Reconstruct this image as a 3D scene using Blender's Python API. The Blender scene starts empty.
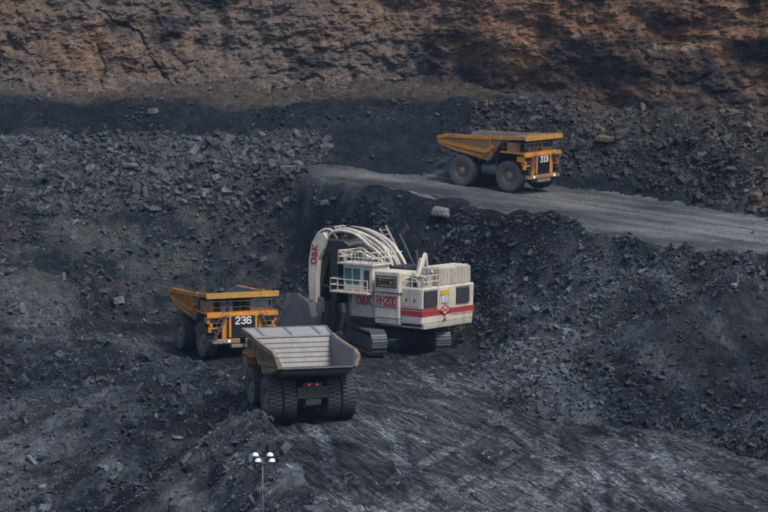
import bpy, bmesh, math, random
import numpy as np
from mathutils import Vector, Matrix
R = math.radians
random.seed(5)
rng = np.random.default_rng(11)
scene = bpy.context.scene
C = scene.collection

# ------------------------------------------------------------------ camera
FPX = 2300.0; H = 26.6
PITCH = math.atan(214/2300)
cd = bpy.data.cameras.new('camera'); cam = bpy.data.objects.new('camera', cd); C.objects.link(cam)
cam.location = (0, 0, H); cam.rotation_euler = (math.pi/2-PITCH, 0, 0)
cd.lens = FPX/768*36; cd.sensor_width = 36; cd.clip_start = 1; cd.clip_end = 3000
scene.camera = cam
cp, sp = math.cos(PITCH), math.sin(PITCH)
def project(X, Y, Z):
    dz = Z-H
    f = Y*cp-dz*sp; u = Y*sp+dz*cp
    return 384+FPX*X/f, 256-FPX*u/f
def ray(px, py):
    a = (px-384)/FPX; b = -(py-256)/FPX
    return np.array([a, cp+b*sp, -sp+b*cp])
def at_y(px, py, Y):
    r = ray(px, py); t = Y/r[1]; return (r[0]*t, Y, H+r[2]*t)
def at_z(px, py, z):
    r = ray(px, py); t = (z-H)/r[2]; return (r[0]*t, r[1]*t, z)

# ------------------------------------------------------------------ noise
def _hash(ix, iy, iz, seed):
    n = (ix*374761393 + iy*668265263 + iz*2147483647 + seed*974634777) & 0xFFFFFFFF
    n = (n ^ (n >> 13))*1274126177 & 0xFFFFFFFF
    n = (n ^ (n >> 16))*2246822519 & 0xFFFFFFFF
    return ((n ^ (n >> 13)) & 0xFFFFFF)/float(0xFFFFFF)
def vnoise(x, y, z=None, seed=0):
    x = np.asarray(x, float); y = np.asarray(y, float)
    xi = np.floor(x).astype(np.int64); yi = np.floor(y).astype(np.int64)
    fx = x-xi; fy = y-yi
    fx = fx*fx*(3-2*fx); fy = fy*fy*(3-2*fy)
    if z is None:
        h = lambda a, b: _hash(xi+a, yi+b, 0, seed)
        return ((h(0,0)*(1-fx)+h(1,0)*fx)*(1-fy)+(h(0,1)*(1-fx)+h(1,1)*fx)*fy)*2-1
    zi = np.floor(z).astype(np.int64); fz = z-zi; fz = fz*fz*(3-2*fz)
    def lay(c):
        h = lambda a, b: _hash(xi+a, yi+b, zi+c, seed)
        return (h(0,0)*(1-fx)+h(1,0)*fx)*(1-fy)+(h(0,1)*(1-fx)+h(1,1)*fx)*fy
    return (lay(0)*(1-fz)+lay(1)*fz)*2-1
def fbm(x, y, z=None, o=4, seed=0, gain=.5):
    s = 0; a = 1; n = 0; c, sn = math.cos(.6), math.sin(.6)
    for k in range(o):
        s = s+a*vnoise(x, y, z, seed+k*17); n += a; a *= gain
        x, y = (c*x-sn*y)*2.03+3.1, (sn*x+c*y)*2.03+1.7
        if z is not None: z = z*2.03+5.3
    return s/n
def ridged(x, y, z=None, o=4, seed=0):
    s = 0; a = 1; n = 0
    for k in range(o):
        s = s+a*(1-2*np.abs(vnoise(x, y, z, seed+k*13))); n += a; a *= .5
        x = x*2.1+1.3; y = y*2.1+7.9
        if z is not None: z = z*2.1+2.2
    return s/n
def cells(x, y, seed=0):
    # worley: (F1, id) in 2D
    xi = np.floor(x).astype(np.int64); yi = np.floor(y).astype(np.int64)
    f1 = np.full(x.shape, 9.); f2 = np.full(x.shape, 9.); idv = np.zeros(x.shape)
    for a in (-1, 0, 1):
        for b in (-1, 0, 1):
            cx = xi+a; cy = yi+b
            dx = cx+_hash(cx, cy, 1, seed)-x; dy = cy+_hash(cx, cy, 2, seed)-y
            d = np.sqrt(dx*dx+dy*dy)
            m = d < f1
            f2 = np.where(m, f1, np.minimum(f2, d))
            idv = np.where(m, _hash(cx, cy, 3, seed), idv); f1 = np.where(m, d, f1)
    return f1, f2, idv
def sstep(a, b, x):
    t = np.clip((x-a)/(b-a), 0, 1); return t*t*(3-2*t)

# ------------------------------------------------------------------ materials
def nodes(name):
    m = bpy.data.materials.new(name); m.use_nodes = True
    nt = m.node_tree; nt.nodes.clear()
    o = nt.nodes.new('ShaderNodeOutputMaterial'); b = nt.nodes.new('ShaderNodeBsdfPrincipled')
    nt.links.new(b.outputs[0], o.inputs[0]); return m, nt, b
def N(nt, t, **kw):
    n = nt.nodes.new(t)
    for k, v in kw.items():
        if k.startswith('_'): n.inputs[k[1:].replace('_', ' ')].default_value = v
        else: setattr(n, k, v)
    return n
def noise(nt, scale, detail=6, rough=.6, vec=None):
    n = N(nt, 'ShaderNodeTexNoise'); n.inputs['Scale'].default_value = scale
    n.inputs['Detail'].default_value = detail; n.inputs['Roughness'].default_value = rough
    if vec is not None: nt.links.new(vec, n.inputs['Vector'])
    return n.outputs['Fac']
def ramp(nt, fac, stops):
    r = N(nt, 'ShaderNodeValToRGB'); e = r.color_ramp.elements
    while len(e) < len(stops): e.new(.5)
    for i, (p, c) in enumerate(stops):
        e[i].position = p; e[i].color = (*c, 1) if len(c) == 3 else c
    nt.links.new(fac, r.inputs[0]); return r.outputs[0]
def mixc(nt, fac, a, b, blend='MIX'):
    m = N(nt, 'ShaderNodeMix', data_type='RGBA', blend_type=blend)
    for s, v in ((0, fac), (6, a), (7, b)):
        if hasattr(v, 'is_output'): nt.links.new(v, m.inputs[s])
        elif s == 0: m.inputs[0].default_value = v
        else: m.inputs[s].default_value = (*v, 1)
    return m.outputs[2]
def bump(nt, b, h, strength, dist):
    n = N(nt, 'ShaderNodeBump'); n.inputs['Strength'].default_value = strength; n.inputs['Distance'].default_value = dist
    nt.links.new(h, n.inputs['Height']); nt.links.new(n.outputs[0], b.inputs['Normal'])
def stretched(nt, rot, sc):
    g = N(nt, 'ShaderNodeNewGeometry'); mp = N(nt, 'ShaderNodeMapping')
    mp.vector_type = 'TEXTURE'
    mp.inputs['Rotation'].default_value = (0, 0, rot); mp.inputs['Scale'].default_value = sc
    nt.links.new(g.outputs['Position'], mp.inputs['Vector']); return mp.outputs[0]

def earth_mat(name, fine=1.0, bstr=.9, speck=.5, rough=.9, spec=.08):
    m, nt, b = nodes(name)
    at = N(nt, 'ShaderNodeVertexColor', layer_name='rock')
    g = N(nt, 'ShaderNodeNewGeometry')
    n1 = noise(nt, 1.1*fine, 8, .72, g.outputs['Position'])
    n2 = noise(nt, 5*fine, 5, .7, g.outputs['Position'])
    m1 = ramp(nt, n1, [(.3, (.45,.46,.5)), (.5, (.95,.95,.96)), (.72, (1.75,1.7,1.62))])
    m2 = ramp(nt, n2, [(.32, (.55,.56,.6)), (.52, (1,1,1)), (.72, (1.6,1.55,1.5))])
    c = mixc(nt, 1, at.outputs[0], m1, 'MULTIPLY')
    c = mixc(nt, speck+.35, c, m2, 'MULTIPLY')
    nt.links.new(c, b.inputs['Base Color']); b.inputs['Roughness'].default_value = rough
    b.inputs['Specular IOR Level'].default_value = spec
    bump(nt, b, n2, bstr, .25)
    return m
M_earth = earth_mat('broken_rock', rough=.85)
M_frag = earth_mat('rock_fragment', 1, .35, .35, .6, .22)
M_cliff = earth_mat('cliff_rock', .8, 1, .65)

def floor_mat(name, rot, light, dark, s=1.0):
    m, nt, b = nodes(name)
    at = N(nt, 'ShaderNodeVertexColor', layer_name='rock')
    v1 = stretched(nt, rot, (.15, 4.5, 1)); v2 = stretched(nt, rot+R(24), (.18, 7, 1)); v3 = stretched(nt, rot-R(42), (.2, 6, 1))
    a1 = noise(nt, 1, 5, .65, v1); a2 = noise(nt, 1, 4, .6, v2); a3 = noise(nt, 1, 4, .6, v3)
    g = N(nt, 'ShaderNodeNewGeometry')
    big = noise(nt, .06, 4, .6, g.outputs['Position'])
    fine = noise(nt, 3.5, 6, .75, g.outputs['Position'])
    r1 = ramp(nt, a1, [(.38, dark), (.5, tuple((x+y)/2*.9 for x, y in zip(light, dark))), (.64, light)])
    r2 = ramp(nt, a2, [(.36, (.6,.6,.63)), (.5, (1,1,1)), (.66, (1.5,1.47,1.42))])
    r3 = ramp(nt, a3, [(.36, (.65,.65,.68)), (.5, (1,1,1)), (.66, (1.35,1.33,1.3))])
    c = mixc(nt, 1, r1, at.outputs[0], 'MULTIPLY')
    c = mixc(nt, .8*s, c, r2, 'MULTIPLY')
    c = mixc(nt, .7*s, c, r3, 'MULTIPLY')
    c = mixc(nt, .9, c, ramp(nt, big, [(.38, (.38,.39,.42)), (.6, (1.35,1.32,1.28))]), 'MULTIPLY')
    c = mixc(nt, .8, c, ramp(nt, fine, [(.34, (.35,.36,.4)), (.5, (.9,.9,.9)), (.68, (1.9,1.87,1.82))]), 'MULTIPLY')
    nt.links.new(c, b.inputs['Base Color']); b.inputs['Roughness'].default_value = .8; b.inputs['Specular IOR Level'].default_value = .08
    mm = N(nt, 'ShaderNodeMath', operation='ADD'); nt.links.new(a1, mm.inputs[0]); nt.links.new(fine, mm.inputs[1])
    bump(nt, b, mm.outputs[0], .9, .18)
    return m
M_floor = floor_mat('churned_coal_floor', R(20), (.108,.115,.123), (.011,.015,.021), .9)
M_road = floor_mat('compacted_haul_road', R(53), (.145,.148,.15), (.085,.09,.096), .4)

def metal(name, col, dirt=(.075,.07,.065), amt=.5, rough=.55, scale=1.2, streak=True):
    m, nt, b = nodes(name)
    tc = N(nt, 'ShaderNodeTexCoord')
    mp = N(nt, 'ShaderNodeMapping'); mp.inputs['Scale'].default_value = (1, 1, .35 if streak else 1)
    nt.links.new(tc.outputs['Object'], mp.inputs['Vector'])
    n = noise(nt, scale, 8, .75, mp.outputs[0]); n2 = noise(nt, scale*6, 4, .7, tc.outputs['Object'])
    f = ramp(nt, n, [(.5-.28*amt, (0,0,0)), (.5+.32-.25*amt, (1,1,1))])
    c = mixc(nt, f, dirt, col) if False else mixc(nt, f, tuple(x*.35+y*.65 for x, y in zip(col, dirt)), col)
    c = mixc(nt, .6, c, ramp(nt, n2, [(.3, (.6,.6,.6)), (.7, (1.2,1.2,1.2))]), 'MULTIPLY')
    nt.links.new(c, b.inputs['Base Color']); b.inputs['Roughness'].default_value = rough
    bump(nt, b, n2, .15, .02)
    return m
Y_ = metal('yellow_paint', (.70,.27,.022), (.17,.09,.04), .6)
YL = metal('fresh_yellow_paint', (.72,.34,.03), (.2,.13,.05), .2)
Y2 = metal('dusty_yellow_paint', (.40,.20,.065), (.09,.075,.06), .95)
BR = metal('dirty_brown_steel', (.27,.185,.11), (.08,.07,.06), .8)
ST = metal('worn_tray_steel', (.17,.16,.16), (.04,.038,.038), .9, .5, .9)
WS = metal('bright_worn_steel', (.36,.34,.33), (.18,.17,.16), .4, .45, 2)
DK = metal('dark_steel', (.02,.022,.026), (.03,.03,.03), .5, .6)
MG = metal('grey_steel', (.10,.105,.11), (.05,.05,.05), .6)
TY = metal('dusty_rubber', (.05,.051,.055), (.10,.098,.095), .5, .85, 2)
TT = metal('tread_rubber', (.011,.012,.014), (.018,.018,.02), .5, .9, 2)
RM = metal('rusty_rim', (.20,.13,.085), (.07,.06,.05), .6)
CR = metal('cream_paint', (.62,.56,.46), (.12,.105,.09), .95)
CD = metal('grimy_cream_paint', (.42,.385,.33), (.08,.075,.07), .95)
RED = metal('red_paint', (.50,.025,.03), (.25,.05,.05), .2)
YS = metal('yellow_sign', (.65,.42,.03), (.4,.3,.05), .1)
OR = metal('orange_sign', (.62,.36,.13), (.3,.2,.1), .2)
BL = metal('black_panel', (.008,.011,.016), (.02,.02,.02), .3, .4)
WH = metal('white_paint', (.78,.78,.77), (.5,.5,.5), .1)
BK = metal('bucket_steel', (.13,.135,.145), (.07,.072,.078), .7)
def plain(name, col, rough=.5, em=None, es=0):
    m, nt, b = nodes(name); b.inputs['Base Color'].default_value = (*col, 1); b.inputs['Roughness'].default_value = rough
    if em: b.inputs['Emission Color'].default_value = (*em, 1); b.inputs['Emission Strength'].default_value = es
    return m
GL = plain('tinted_glass', (.03,.055,.06), .12)
GT = plain('teal_glass', (.04,.13,.13), .15)
HL = plain('lit_headlamp', (.9,.6,.2), .3, (1,.55,.12), 1.1)
RL = plain('lit_tail_lamp', (.6,.02,.02), .3, (1,.02,.03), .35)
LW = plain('floodlight_housing', (.72,.74,.76), .3)

# ------------------------------------------------------------------ object helpers
def tag(o, label=None, cat=None, group=None, kind=None):
    if label: o['label'] = label
    if cat: o['category'] = cat
    if group: o['group'] = group
    if kind: o['kind'] = kind
    return o
def empty(name, loc=(0,0,0), rot=(0,0,0)):
    o = bpy.data.objects.new(name, None); C.objects.link(o); o.location = loc; o.rotation_euler = rot; return o
class MB:
    def __init__(s): s.v = []; s.f = []
    def add(s, vs, fs):
        n = len(s.v); s.v += [tuple(v) for v in vs]; s.f += [tuple(i+n for i in f) for f in fs]; return s
    def hexa(s, p):   # 8 points: bottom 4 (ccw), top 4
        return s.add(p, [(3,2,1,0),(4,5,6,7),(0,1,5,4),(1,2,6,5),(2,3,7,6),(3,0,4,7)])
    def box(s, x0, x1, y0, y1, z0, z1):
        return s.hexa([(x0,y0,z0),(x1,y0,z0),(x1,y1,z0),(x0,y1,z0),(x0,y0,z1),(x1,y0,z1),(x1,y1,z1),(x0,y1,z1)])
    def tube(s, a, b, r, n=8, r2=None):
        a = Vector(a); b = Vector(b); d = (b-a).normalized(); r2 = r if r2 is None else r2
        u = d.orthogonal().normalized(); w = d.cross(u)
        vs = [a+(u*math.cos(t)+w*math.sin(t))*r for t in [2*math.pi*k/n for k in range(n)]]
        vs += [b+(u*math.cos(t)+w*math.sin(t))*r2 for t in [2*math.pi*k/n for k in range(n)]]
        return s.add(vs, [(k, (k+1) % n, n+(k+1) % n, n+k) for k in range(n)]+[tuple(range(n))[::-1], tuple(range(n, 2*n))])
    def sweep(s, pts, r, n=8):
        pts = [Vector(p) for p in pts]; vs = []; u = None; m_ = len(pts)
        for i, p in enumerate(pts):
            d = (pts[min(m_-1, i+1)]-pts[max(0, i-1)]).normalized()
            u = d.orthogonal().normalized() if u is None else (u-d*u.dot(d)).normalized()
            w = d.cross(u)
            vs += [p+(u*math.cos(2*math.pi*k/n)+w*math.sin(2*math.pi*k/n))*r for k in range(n)]
        return s.add(vs, [(i*n+k, i*n+(k+1) % n, (i+1)*n+(k+1) % n, (i+1)*n+k) for i in range(m_-1) for k in range(n)]+[tuple(range(n))[::-1], tuple((m_-1)*n+k for k in range(n))])
    def path(s, pts, r, n=6):
        for a, b in zip(pts[:-1], pts[1:]): s.tube(a, b, r, n)
        return s
    def beam(s, a, b, w, h):   # rectangular bar from a to b; w along Y-ish, h perpendicular
        a = Vector(a); b = Vector(b); d = (b-a).normalized()
        up = Vector((0,0,1)) if abs(d.z) < .95 else Vector((1,0,0))
        y = up.cross(d).normalized()*w/2; z = d.cross(y).normalized()*h/2
        return s.hexa([a-y-z, b-y-z, b+y-z, a+y-z, a-y+z, b-y+z, b+y+z, a+y+z])
    def prism(s, poly, y0, y1):   # poly in xz, extruded in y
        n = len(poly)
        vs = [(x, y0, z) for x, z in poly]+[(x, y1, z) for x, z in poly]
        return s.add(vs, [(k, (k+1) % n, n+(k+1) % n, n+k) for k in range(n)]+[tuple(range(n))[::-1], tuple(range(n, 2*n))])
    def lathe(s, prof, n=32, c=(0,0,0), cap=True):  # prof: (radius, axial)
        m = len(prof); vs = []
        for k in range(n):
            t = 2*math.pi*k/n
            for r, h in prof: vs.append((c[0]+r*math.cos(t), c[1]+h, c[2]+r*math.sin(t)))
        fs = [(k*m+j, ((k+1) % n)*m+j, ((k+1) % n)*m+j+1, k*m+j+1) for k in range(n) for j in range(m-1)]
        if cap: fs += [tuple(k*m for k in range(n)), tuple(k*m+m-1 for k in range(n))[::-1]]
        return s.add(vs, fs)
    def build(s, name, mat, parent=None, smooth=False, bevel=0, loc=None):
        me = bpy.data.meshes.new(name); me.from_pydata(s.v, [], s.f)
        bm = bmesh.new(); bm.from_mesh(me); bmesh.ops.recalc_face_normals(bm, faces=bm.faces)
        if bevel: bmesh.ops.bevel(bm, geom=[e for e in bm.edges if len(e.link_faces) == 2 and e.calc_face_angle(0) > .5], offset=bevel, segments=2, affect='EDGES', profile=.6)
        if smooth:
            for f in bm.faces: f.smooth = len(f.verts) < 6
            for e in bm.edges:
                if len(e.link_faces) == 2 and e.calc_face_angle(0) > .6: e.smooth = False
        bm.to_mesh(me); bm.free()
        me.materials.append(mat)
        o = bpy.data.objects.new(name, me); C.objects.link(o)
        if parent: o.parent = parent
        if loc: o.location = loc
        return o
GLY = {
 '0': [[(0,.12),(0,.88),(.14,1),(.46,1),(.6,.88),(.6,.12),(.46,0),(.14,0),(0,.12)]],
 'O': [[(0,.2),(0,.8),(.18,1),(.5,1),(.68,.8),(.68,.2),(.5,0),(.18,0),(0,.2)]],
 '1': [[(.12,.8),(.32,1),(.32,0)],[(.12,0),(.52,0)]],
 '2': [[(0,.82),(.14,1),(.46,1),(.6,.85),(.6,.62),(0,.12),(0,0),(.62,0)]],
 '3': [[(0,.85),(.14,1),(.46,1),(.6,.86),(.6,.66),(.44,.53),(.22,.53)],[(.44,.53),(.6,.4),(.6,.14),(.46,0),(.14,0),(0,.15)]],
 '6': [[(.6,.86),(.46,1),(.14,1),(0,.86),(0,.14),(.14,0),(.46,0),(.6,.14),(.6,.42),(.46,.56),(0,.56)]],
 '9': [[(0,.14),(.14,0),(.46,0),(.6,.14),(.6,.86),(.46,1),(.14,1),(0,.86),(0,.58),(.14,.45),(.6,.45)]],
 'B': [[(0,0),(0,1),(.44,1),(.58,.88),(.58,.64),(.46,.53),(0,.53)],[(.46,.53),(.62,.4),(.62,.13),(.48,0),(0,0)]],
 'A': [[(0,0),(.3,1),(.38,1),(.68,0)],[(.12,.32),(.56,.32)]],
 'N': [[(0,0),(0,1),(.6,0),(.6,1)]],
 'K': [[(0,0),(0,1)],[(.6,1),(.03,.5),(.62,0)]],
 'S': [[(.6,.86),(.46,1),(.14,1),(0,.86),(0,.66),(.14,.54),(.46,.46),(.6,.34),(.6,.14),(.46,0),(.14,0),(0,.14)]],
 'R': [[(0,0),(0,1),(.46,1),(.6,.87),(.6,.62),(.46,.48),(0,.48)],[(.3,.48),(.62,0)]],
 'H': [[(0,0),(0,1)],[(.6,0),(.6,1)],[(0,.5),(.6,.5)]],
 '&': [[(.66,0),(.12,.75),(.14,.92),(.28,1),(.42,.9),(.4,.72),(.04,.36),(.02,.14),(.18,0),(.4,0),(.64,.36)]]}
def text(s, name, size, mat, parent, loc, rot, depth=.008, xs=1.0, bold=.02):
    h = size*.74; t = (.16+bold*1.5)*h; m = MB(); x = 0; q = 0
    for ch in s:
        w_ = max(p[0] for st_ in GLY[ch] for p in st_)
        for st_ in GLY[ch]:
            for a, b in zip(st_[:-1], st_[1:]):
                a = Vector(((x+a[0])*h, a[1]*h)); b = Vector(((x+b[0])*h, b[1]*h)); d = (b-a).normalized(); nn = Vector((-d.y, d.x))*t/2
                a = a-d*t*.32; b = b+d*t*.32; z1 = depth+q*.0004; q += 1
                P = [a-nn, b-nn, b+nn, a+nn]
                m.hexa([(p.x, p.y, -.02) for p in P]+[(p.x, p.y, z1) for p in P])
        x += w_+.3
    W = (x-.3)*h
    m.v = [((v[0]-W/2)*xs, v[1]-h/2, v[2]) for v in m.v]
    o = m.build(name, mat, parent, loc=loc); o.rotation_euler = rot; return o
def np_mesh(name, V, F, mat, col=None, smooth=False):
    me = bpy.data.meshes.new(name); k = F.shape[1]
    me.vertices.add(len(V)); me.vertices.foreach_set('co', V.astype(np.float32).ravel())
    me.loops.add(F.size); me.loops.foreach_set('vertex_index', F.astype(np.int32).ravel())
    me.polygons.add(len(F)); me.polygons.foreach_set('loop_start', np.arange(0, F.size, k, dtype=np.int32))
    me.update(calc_edges=True)
    if not smooth: me.shade_flat()
    if col is not None:
        a = me.color_attributes.new('rock', 'FLOAT_COLOR', 'POINT')
        a.data.foreach_set('color', np.concatenate([col, np.ones((len(V), 1))], 1).astype(np.float32).ravel())
    me.materials.append(mat)
    o = bpy.data.objects.new(name, me); C.objects.link(o); return o

# ------------------------------------------------------------------ pit shape
RG = .085
def road_z(X, Y): return 11.7-RG*((X-11.2)*.8-(Y-222)*.6)
def road_hit(px, py):
    r = ray(px, py); # H + r2 t = 11.7 - RG((r0 t-11.2)*.8-(r1 t-222)*.6)
    A = r[2]+RG*(r[0]*.8-r[1]*.6); B = 11.7+RG*(11.2*.8)-RG*222*.6-H
    t = B/A; return r[1]*t, H+r[2]*t
def D(py, z): 
    r = ray(384, py); return r[1]*(z-H)/r[2]
def Z(py, Y):
    r = ray(384, py); return H+r[2]*Y/r[1]
PX = [-200, 0, 60, 100, 150, 200, 250, 300, 330, 400, 500, 600, 700, 768, 960]
def itp(tab): 
    xs, ys = zip(*tab); return lambda x: float(np.interp(x, xs, ys))
edge = itp([(-200,342),(0,345),(100,347),(200,370),(250,397),(300,468),(330,560)])
toe = itp([(100,318),(200,313),(300,318),(400,340),(500,357),(600,374),(700,394),(768,404),(960,418)])
crest = itp([(-200,136),(0,140),(100,144),(200,152),(260,161),(300,171)])
crestD = itp([(-200,256),(0,250),(100,245),(200,240),(300,231)])
nearE = itp([(300,173),(317,181),(419,198),(458,204),(524,222),(592,238),(700,259),(768,271),(960,300)])
farE = itp([(300,163),(385,172),(480,181),(570,188),(639,195),(707,209),(768,221),(960,262)])
topU = itp([(-200,108),(0,106),(200,106),(330,102),(420,96),(520,103),(600,126),(700,122),(768,116),(960,116)])
topUd = itp([(-200,270),(0,266),(200,264),(400,262),(500,256),(600,244),(700,236),(768,232),(960,214)])
baseV = itp([(-200,96),(0,95),(100,92),(200,84),(300,83),(400,84),(500,92),(600,112),(700,112),(768,107),(960,105)])
cols = []
for px in PX:
    if px < 400: de = D(edge(px), .8); fall = float(np.interp(px, [150,200,250,290,330], [1,.75,.3,.04,0]))
    else: de = 100.; fall = 0
    k = [(40, -13*fall), (de-32, -10.5*fall), (de-14, -4.2*fall), (de, .8*fall+.12*min(1, fall*3)), (de+2.5, 0)]
    if px <= 60:
        t = de+3.5+px*.1; k.append((t, .3))
    else: t = D(toe(px), 0); k.append((t, 0))
    if px < 300:
        dc = crestD(px); zc = Z(crest(px), dc)
        k += [(t+(dc-t)*.45, zc*(.44 if px > 60 else .42)), (dc-3, zc-1.8), (dc, zc), (dc+5, zc-1.3), (dc+12, zc-1.5)]
    else:
        dn, zn = road_hit(px, nearE(px)); df, zf = road_hit(px, farE(px))
        if dn-3 < t+2: t2 = dn-6; k[-1] = (t2, 0); t = t2
        k += [(t+(dn-t)*.45, zn*.46), (dn-2.6, zn-.6), (dn-.8, zn+.5), (dn+1.6, zn), (df, zf)]
    du = topUd(px); du = max(du, k[-1][0]+4); zu = Z(topU(px), du)
    k.append((du, zu)); dv = du+(9 if px < 450 else 4); k += [(dv, Z(baseV(px), dv)), (dv+20, Z(baseV(px), dv)+3)]
    cols.append(k)
K = len(cols[0]); KD = np.array([[a[0] for a in c] for c in cols]); KZ = np.array([[a[1] for a in c] for c in cols])
PXa = np.array(PX, float)
def base_h(X, Y):
    px = 384+FPX*X/(Y*cp+13*sp)
    px = np.clip(px, PXa[0], PXa[-1])
    i = np.clip(np.searchsorted(PXa, px)-1, 0, len(PX)-2); t = (px-PXa[i])/(PXa[i+1]-PXa[i])
    z = np.zeros_like(X); prevd = None
    for k in range(K):
        d = KD[i, k]*(1-t)+KD[i+1, k]*t; zz = KZ[i, k]*(1-t)+KZ[i+1, k]*t
        if k == 0: z = zz.copy()
        else:
            m = Y > pd
            u = np.clip((Y-pd)/np.maximum(d-pd, .1), 0, 1)
            z = np.where(m, pz+(zz-pz)*u, z)
        pd, pz = d, zz
    return z, px

def terrain(X, Y):
    wx = X+1.6*fbm(X*.13, Y*.13, o=3, seed=3); wy = Y+1.6*fbm(X*.13+9, Y*.13, o=3, seed=4)
    z0, px0 = base_h(X, Y)
    z1, _ = base_h(wx, wy)
    # regions
    rd = (X-11.2)*.8-(Y-222)*.6
    _, ppy = project(X, Y, z0)
    nE = np.interp(px0, [300,317,419,458,524,592,700,768,960], [173,181,198,204,222,238,259,271,300])
    fE = np.interp(px0, [300,385,480,570,639,707,768,960], [163,172,181,188,195,209,221,262])
    on_road = sstep(nE+1, nE-3, ppy)*sstep(fE-1.5, fE+1.5, ppy)*sstep(296, 312, px0)*sstep(.9, .3, np.abs(z0-road_z(X, Y)))
    toeP = np.interp(px0, [100,200,300,400,500,600,700,768,960], [318,313,318,340,357,375,408,420,430])
    edP = np.interp(px0, [-200,0,100,200,250,300,330,390], [342,345,347,370,397,468,560,900])
    onfloor = sstep(toeP-2, toeP+5, ppy)*sstep(edP+2, edP-5, ppy)*sstep(55, 80, px0)*(z0 < 1.3)
    rough = 1-np.clip(on_road+onfloor, 0, 1)
    z = z0*(1-rough)+z1*rough
    steep = sstep(.5, 3, z)
    # big gullies / ribs
    lump = fbm(X*.09, Y*.09, o=5, seed=21)
    rg0 = rough; rough = rough*np.maximum(sstep(.3, 5, z), (ppy > edP)*sstep(345, 250, px0)*.6)
    z = z+rough*(1.5*lump+.75*ridged(X*.22, Y*.22, o=4, seed=8)*sstep(-12, -2, z-0))
    rough = rg0
    z = z+rough*.32*fbm(X*.9, Y*.9, o=4, seed=33, gain=.65)
    # blocky fragments
    f1, f2, idv = cells(X*.8+.4*fbm(X, Y, o=2, seed=5), Y*.8, 2)
    z = z+rough*.42*(idv-.4)*sstep(.02, .2, f2-f1)
    f1, f2, idv = cells(X*2.1, Y*2.1, 7)
    z = z+rough*.2*(idv-.5)*sstep(.02, .25, f2-f1)
    # down-slope gullies on dumped face at lower left and on right heap
    ll = sstep(0, 1, (z0 < .9)*1.)*rough
    gu = (X*.35-Y*.94)
    z = z+ll*(.55*fbm(gu*.5+.5*fbm(X*.2, Y*.2, o=2, seed=39), (X*.94+Y*.35)*.07, o=5, seed=40, gain=.65))
    rs = sstep(430, 500, px0)*sstep(.5, 3, z0)*rough
    fo = ridged((X*.93+Y*.37)*.22+.3*fbm(X*.1, Y*.1, o=2, seed=43), (Y*.93-X*.37)*.05, o=4, seed=44)
    z = z+rs*.75*fo
    # spoil cones on the right
    def cone(z, cx, cy, cz, sl, seed, ex=1, ey=1):
        dx = (X-cx)/ex; dy = (Y-cy)/ey
        r = np.sqrt(dx*dx+dy*dy)
        a = np.arctan2(dy, dx)
        rr = r+1.0*fbm(np.cos(a)*3+cx, np.sin(a)*3, o=3, seed=seed)+.5*fbm(X*.6, Y*.6, o=4, seed=seed+1)
        c = cz-sl*np.sqrt(rr*rr+1.5)+.12*fbm(X*2, Y*2, o=3, seed=seed+2)
        return np.maximum(z, c), (c > z-.15)
    p = at_y(738, 290, 170); z, h1 = cone(z, p[0], p[1], p[2]+1.9, .7, 50, 1.25, 1)
    p = at_y(826, 378, 150); z, h2 = cone(z, p[0], p[1], p[2]+.5, .7, 60)
    p = at_y(655, 275, 184); z, h3 = cone(z, p[0], p[1], p[2]+.9, .6, 70)
    for (bx, by, bd, up) in ((560,300,199,.9),(600,262,204,.7),(520,330,197,.6),(610,335,190,.6)):
        p = at_y(bx, by, bd); z, _h = cone(z, p[0], p[1], p[2]+up, .6, bx)
    for (bx, by, bd, up, sl, ex) in ((160,359,183,.1,.6,1.5),(215,383,173,.2,.6,1.),(258,408,161,.1,.6,.9)):
        p = at_y(bx, by, bd); z, _h = cone(z, p[0], p[1], 1.3+up, sl, int(bx)+300, ex, 1)
    p = at_y(150, 365, 186); h4 = h1
    p = at_y(90, 352, 190); z, h5 = cone(z, p[0], p[1], 1.7, .5, 90, 1.2, 1)
    hp = h1 | h2 | h3 | h4 | h5
    # edge windrow of road (berm) lumps
    bz = np.exp(-((ppy-nE-1)/3.5)**2)*sstep(296, 330, px0)*rough
    z = z+bz*(.6+.9*fbm(X*.35, Y*.35, o=4, seed=14))
    # floor ruts: mostly towards the camera, gentle
    ca, sa = math.cos(R(20)), math.sin(R(20))
    a_ = X*ca+Y*sa; b_ = -X*sa+Y*ca
    a_ = a_+1.5*fbm(X*.05, Y*.05, o=2, seed=91)
    rut = fbm(a_*.9, b_*.05, o=4, seed=90, gain=.6)
    a2 = X*math.cos(R(55))+Y*math.sin(R(55)); b2 = -X*math.sin(R(55))+Y*math.cos(R(55))
    rut2 = fbm(a2*.7, b2*.05, o=3, seed=95)
    fl = onfloor*(1-hp)
    z = z+fl*(.42*rut*(.5+.6*sstep(-.3,.3,fbm(X*.1,Y*.06,o=2,seed=96)))+.26*rut2+.35*fbm(X*.12, Y*.12, o=3, seed=97)+.10*fbm(X*1.6, Y*1.2, o=4, seed=98))
    c5, s5 = .8, -.6
    ar = -X*s5+Y*c5; br = X*c5+Y*s5
    z = z+on_road*(.10*fbm(ar*.8, br*.04, o=4, seed=99)+.03*fbm(X*2, Y*2, o=2, seed=100))
    f1, f2, idv = cells(X*1.5+.3*fbm(X*2, Y*2, o=2, seed=15), Y*1.5, 17)
    z = z+np.maximum(rough, hp*1.)*(.16*fbm(X*1.7, Y*1.7, o=3, seed=19, gain=.7)+.15*(idv-.5)*sstep(.02, .2, f2-f1))
    return z, px0, ppy, onfloor*(1-hp), on_road, lump, hp

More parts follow.
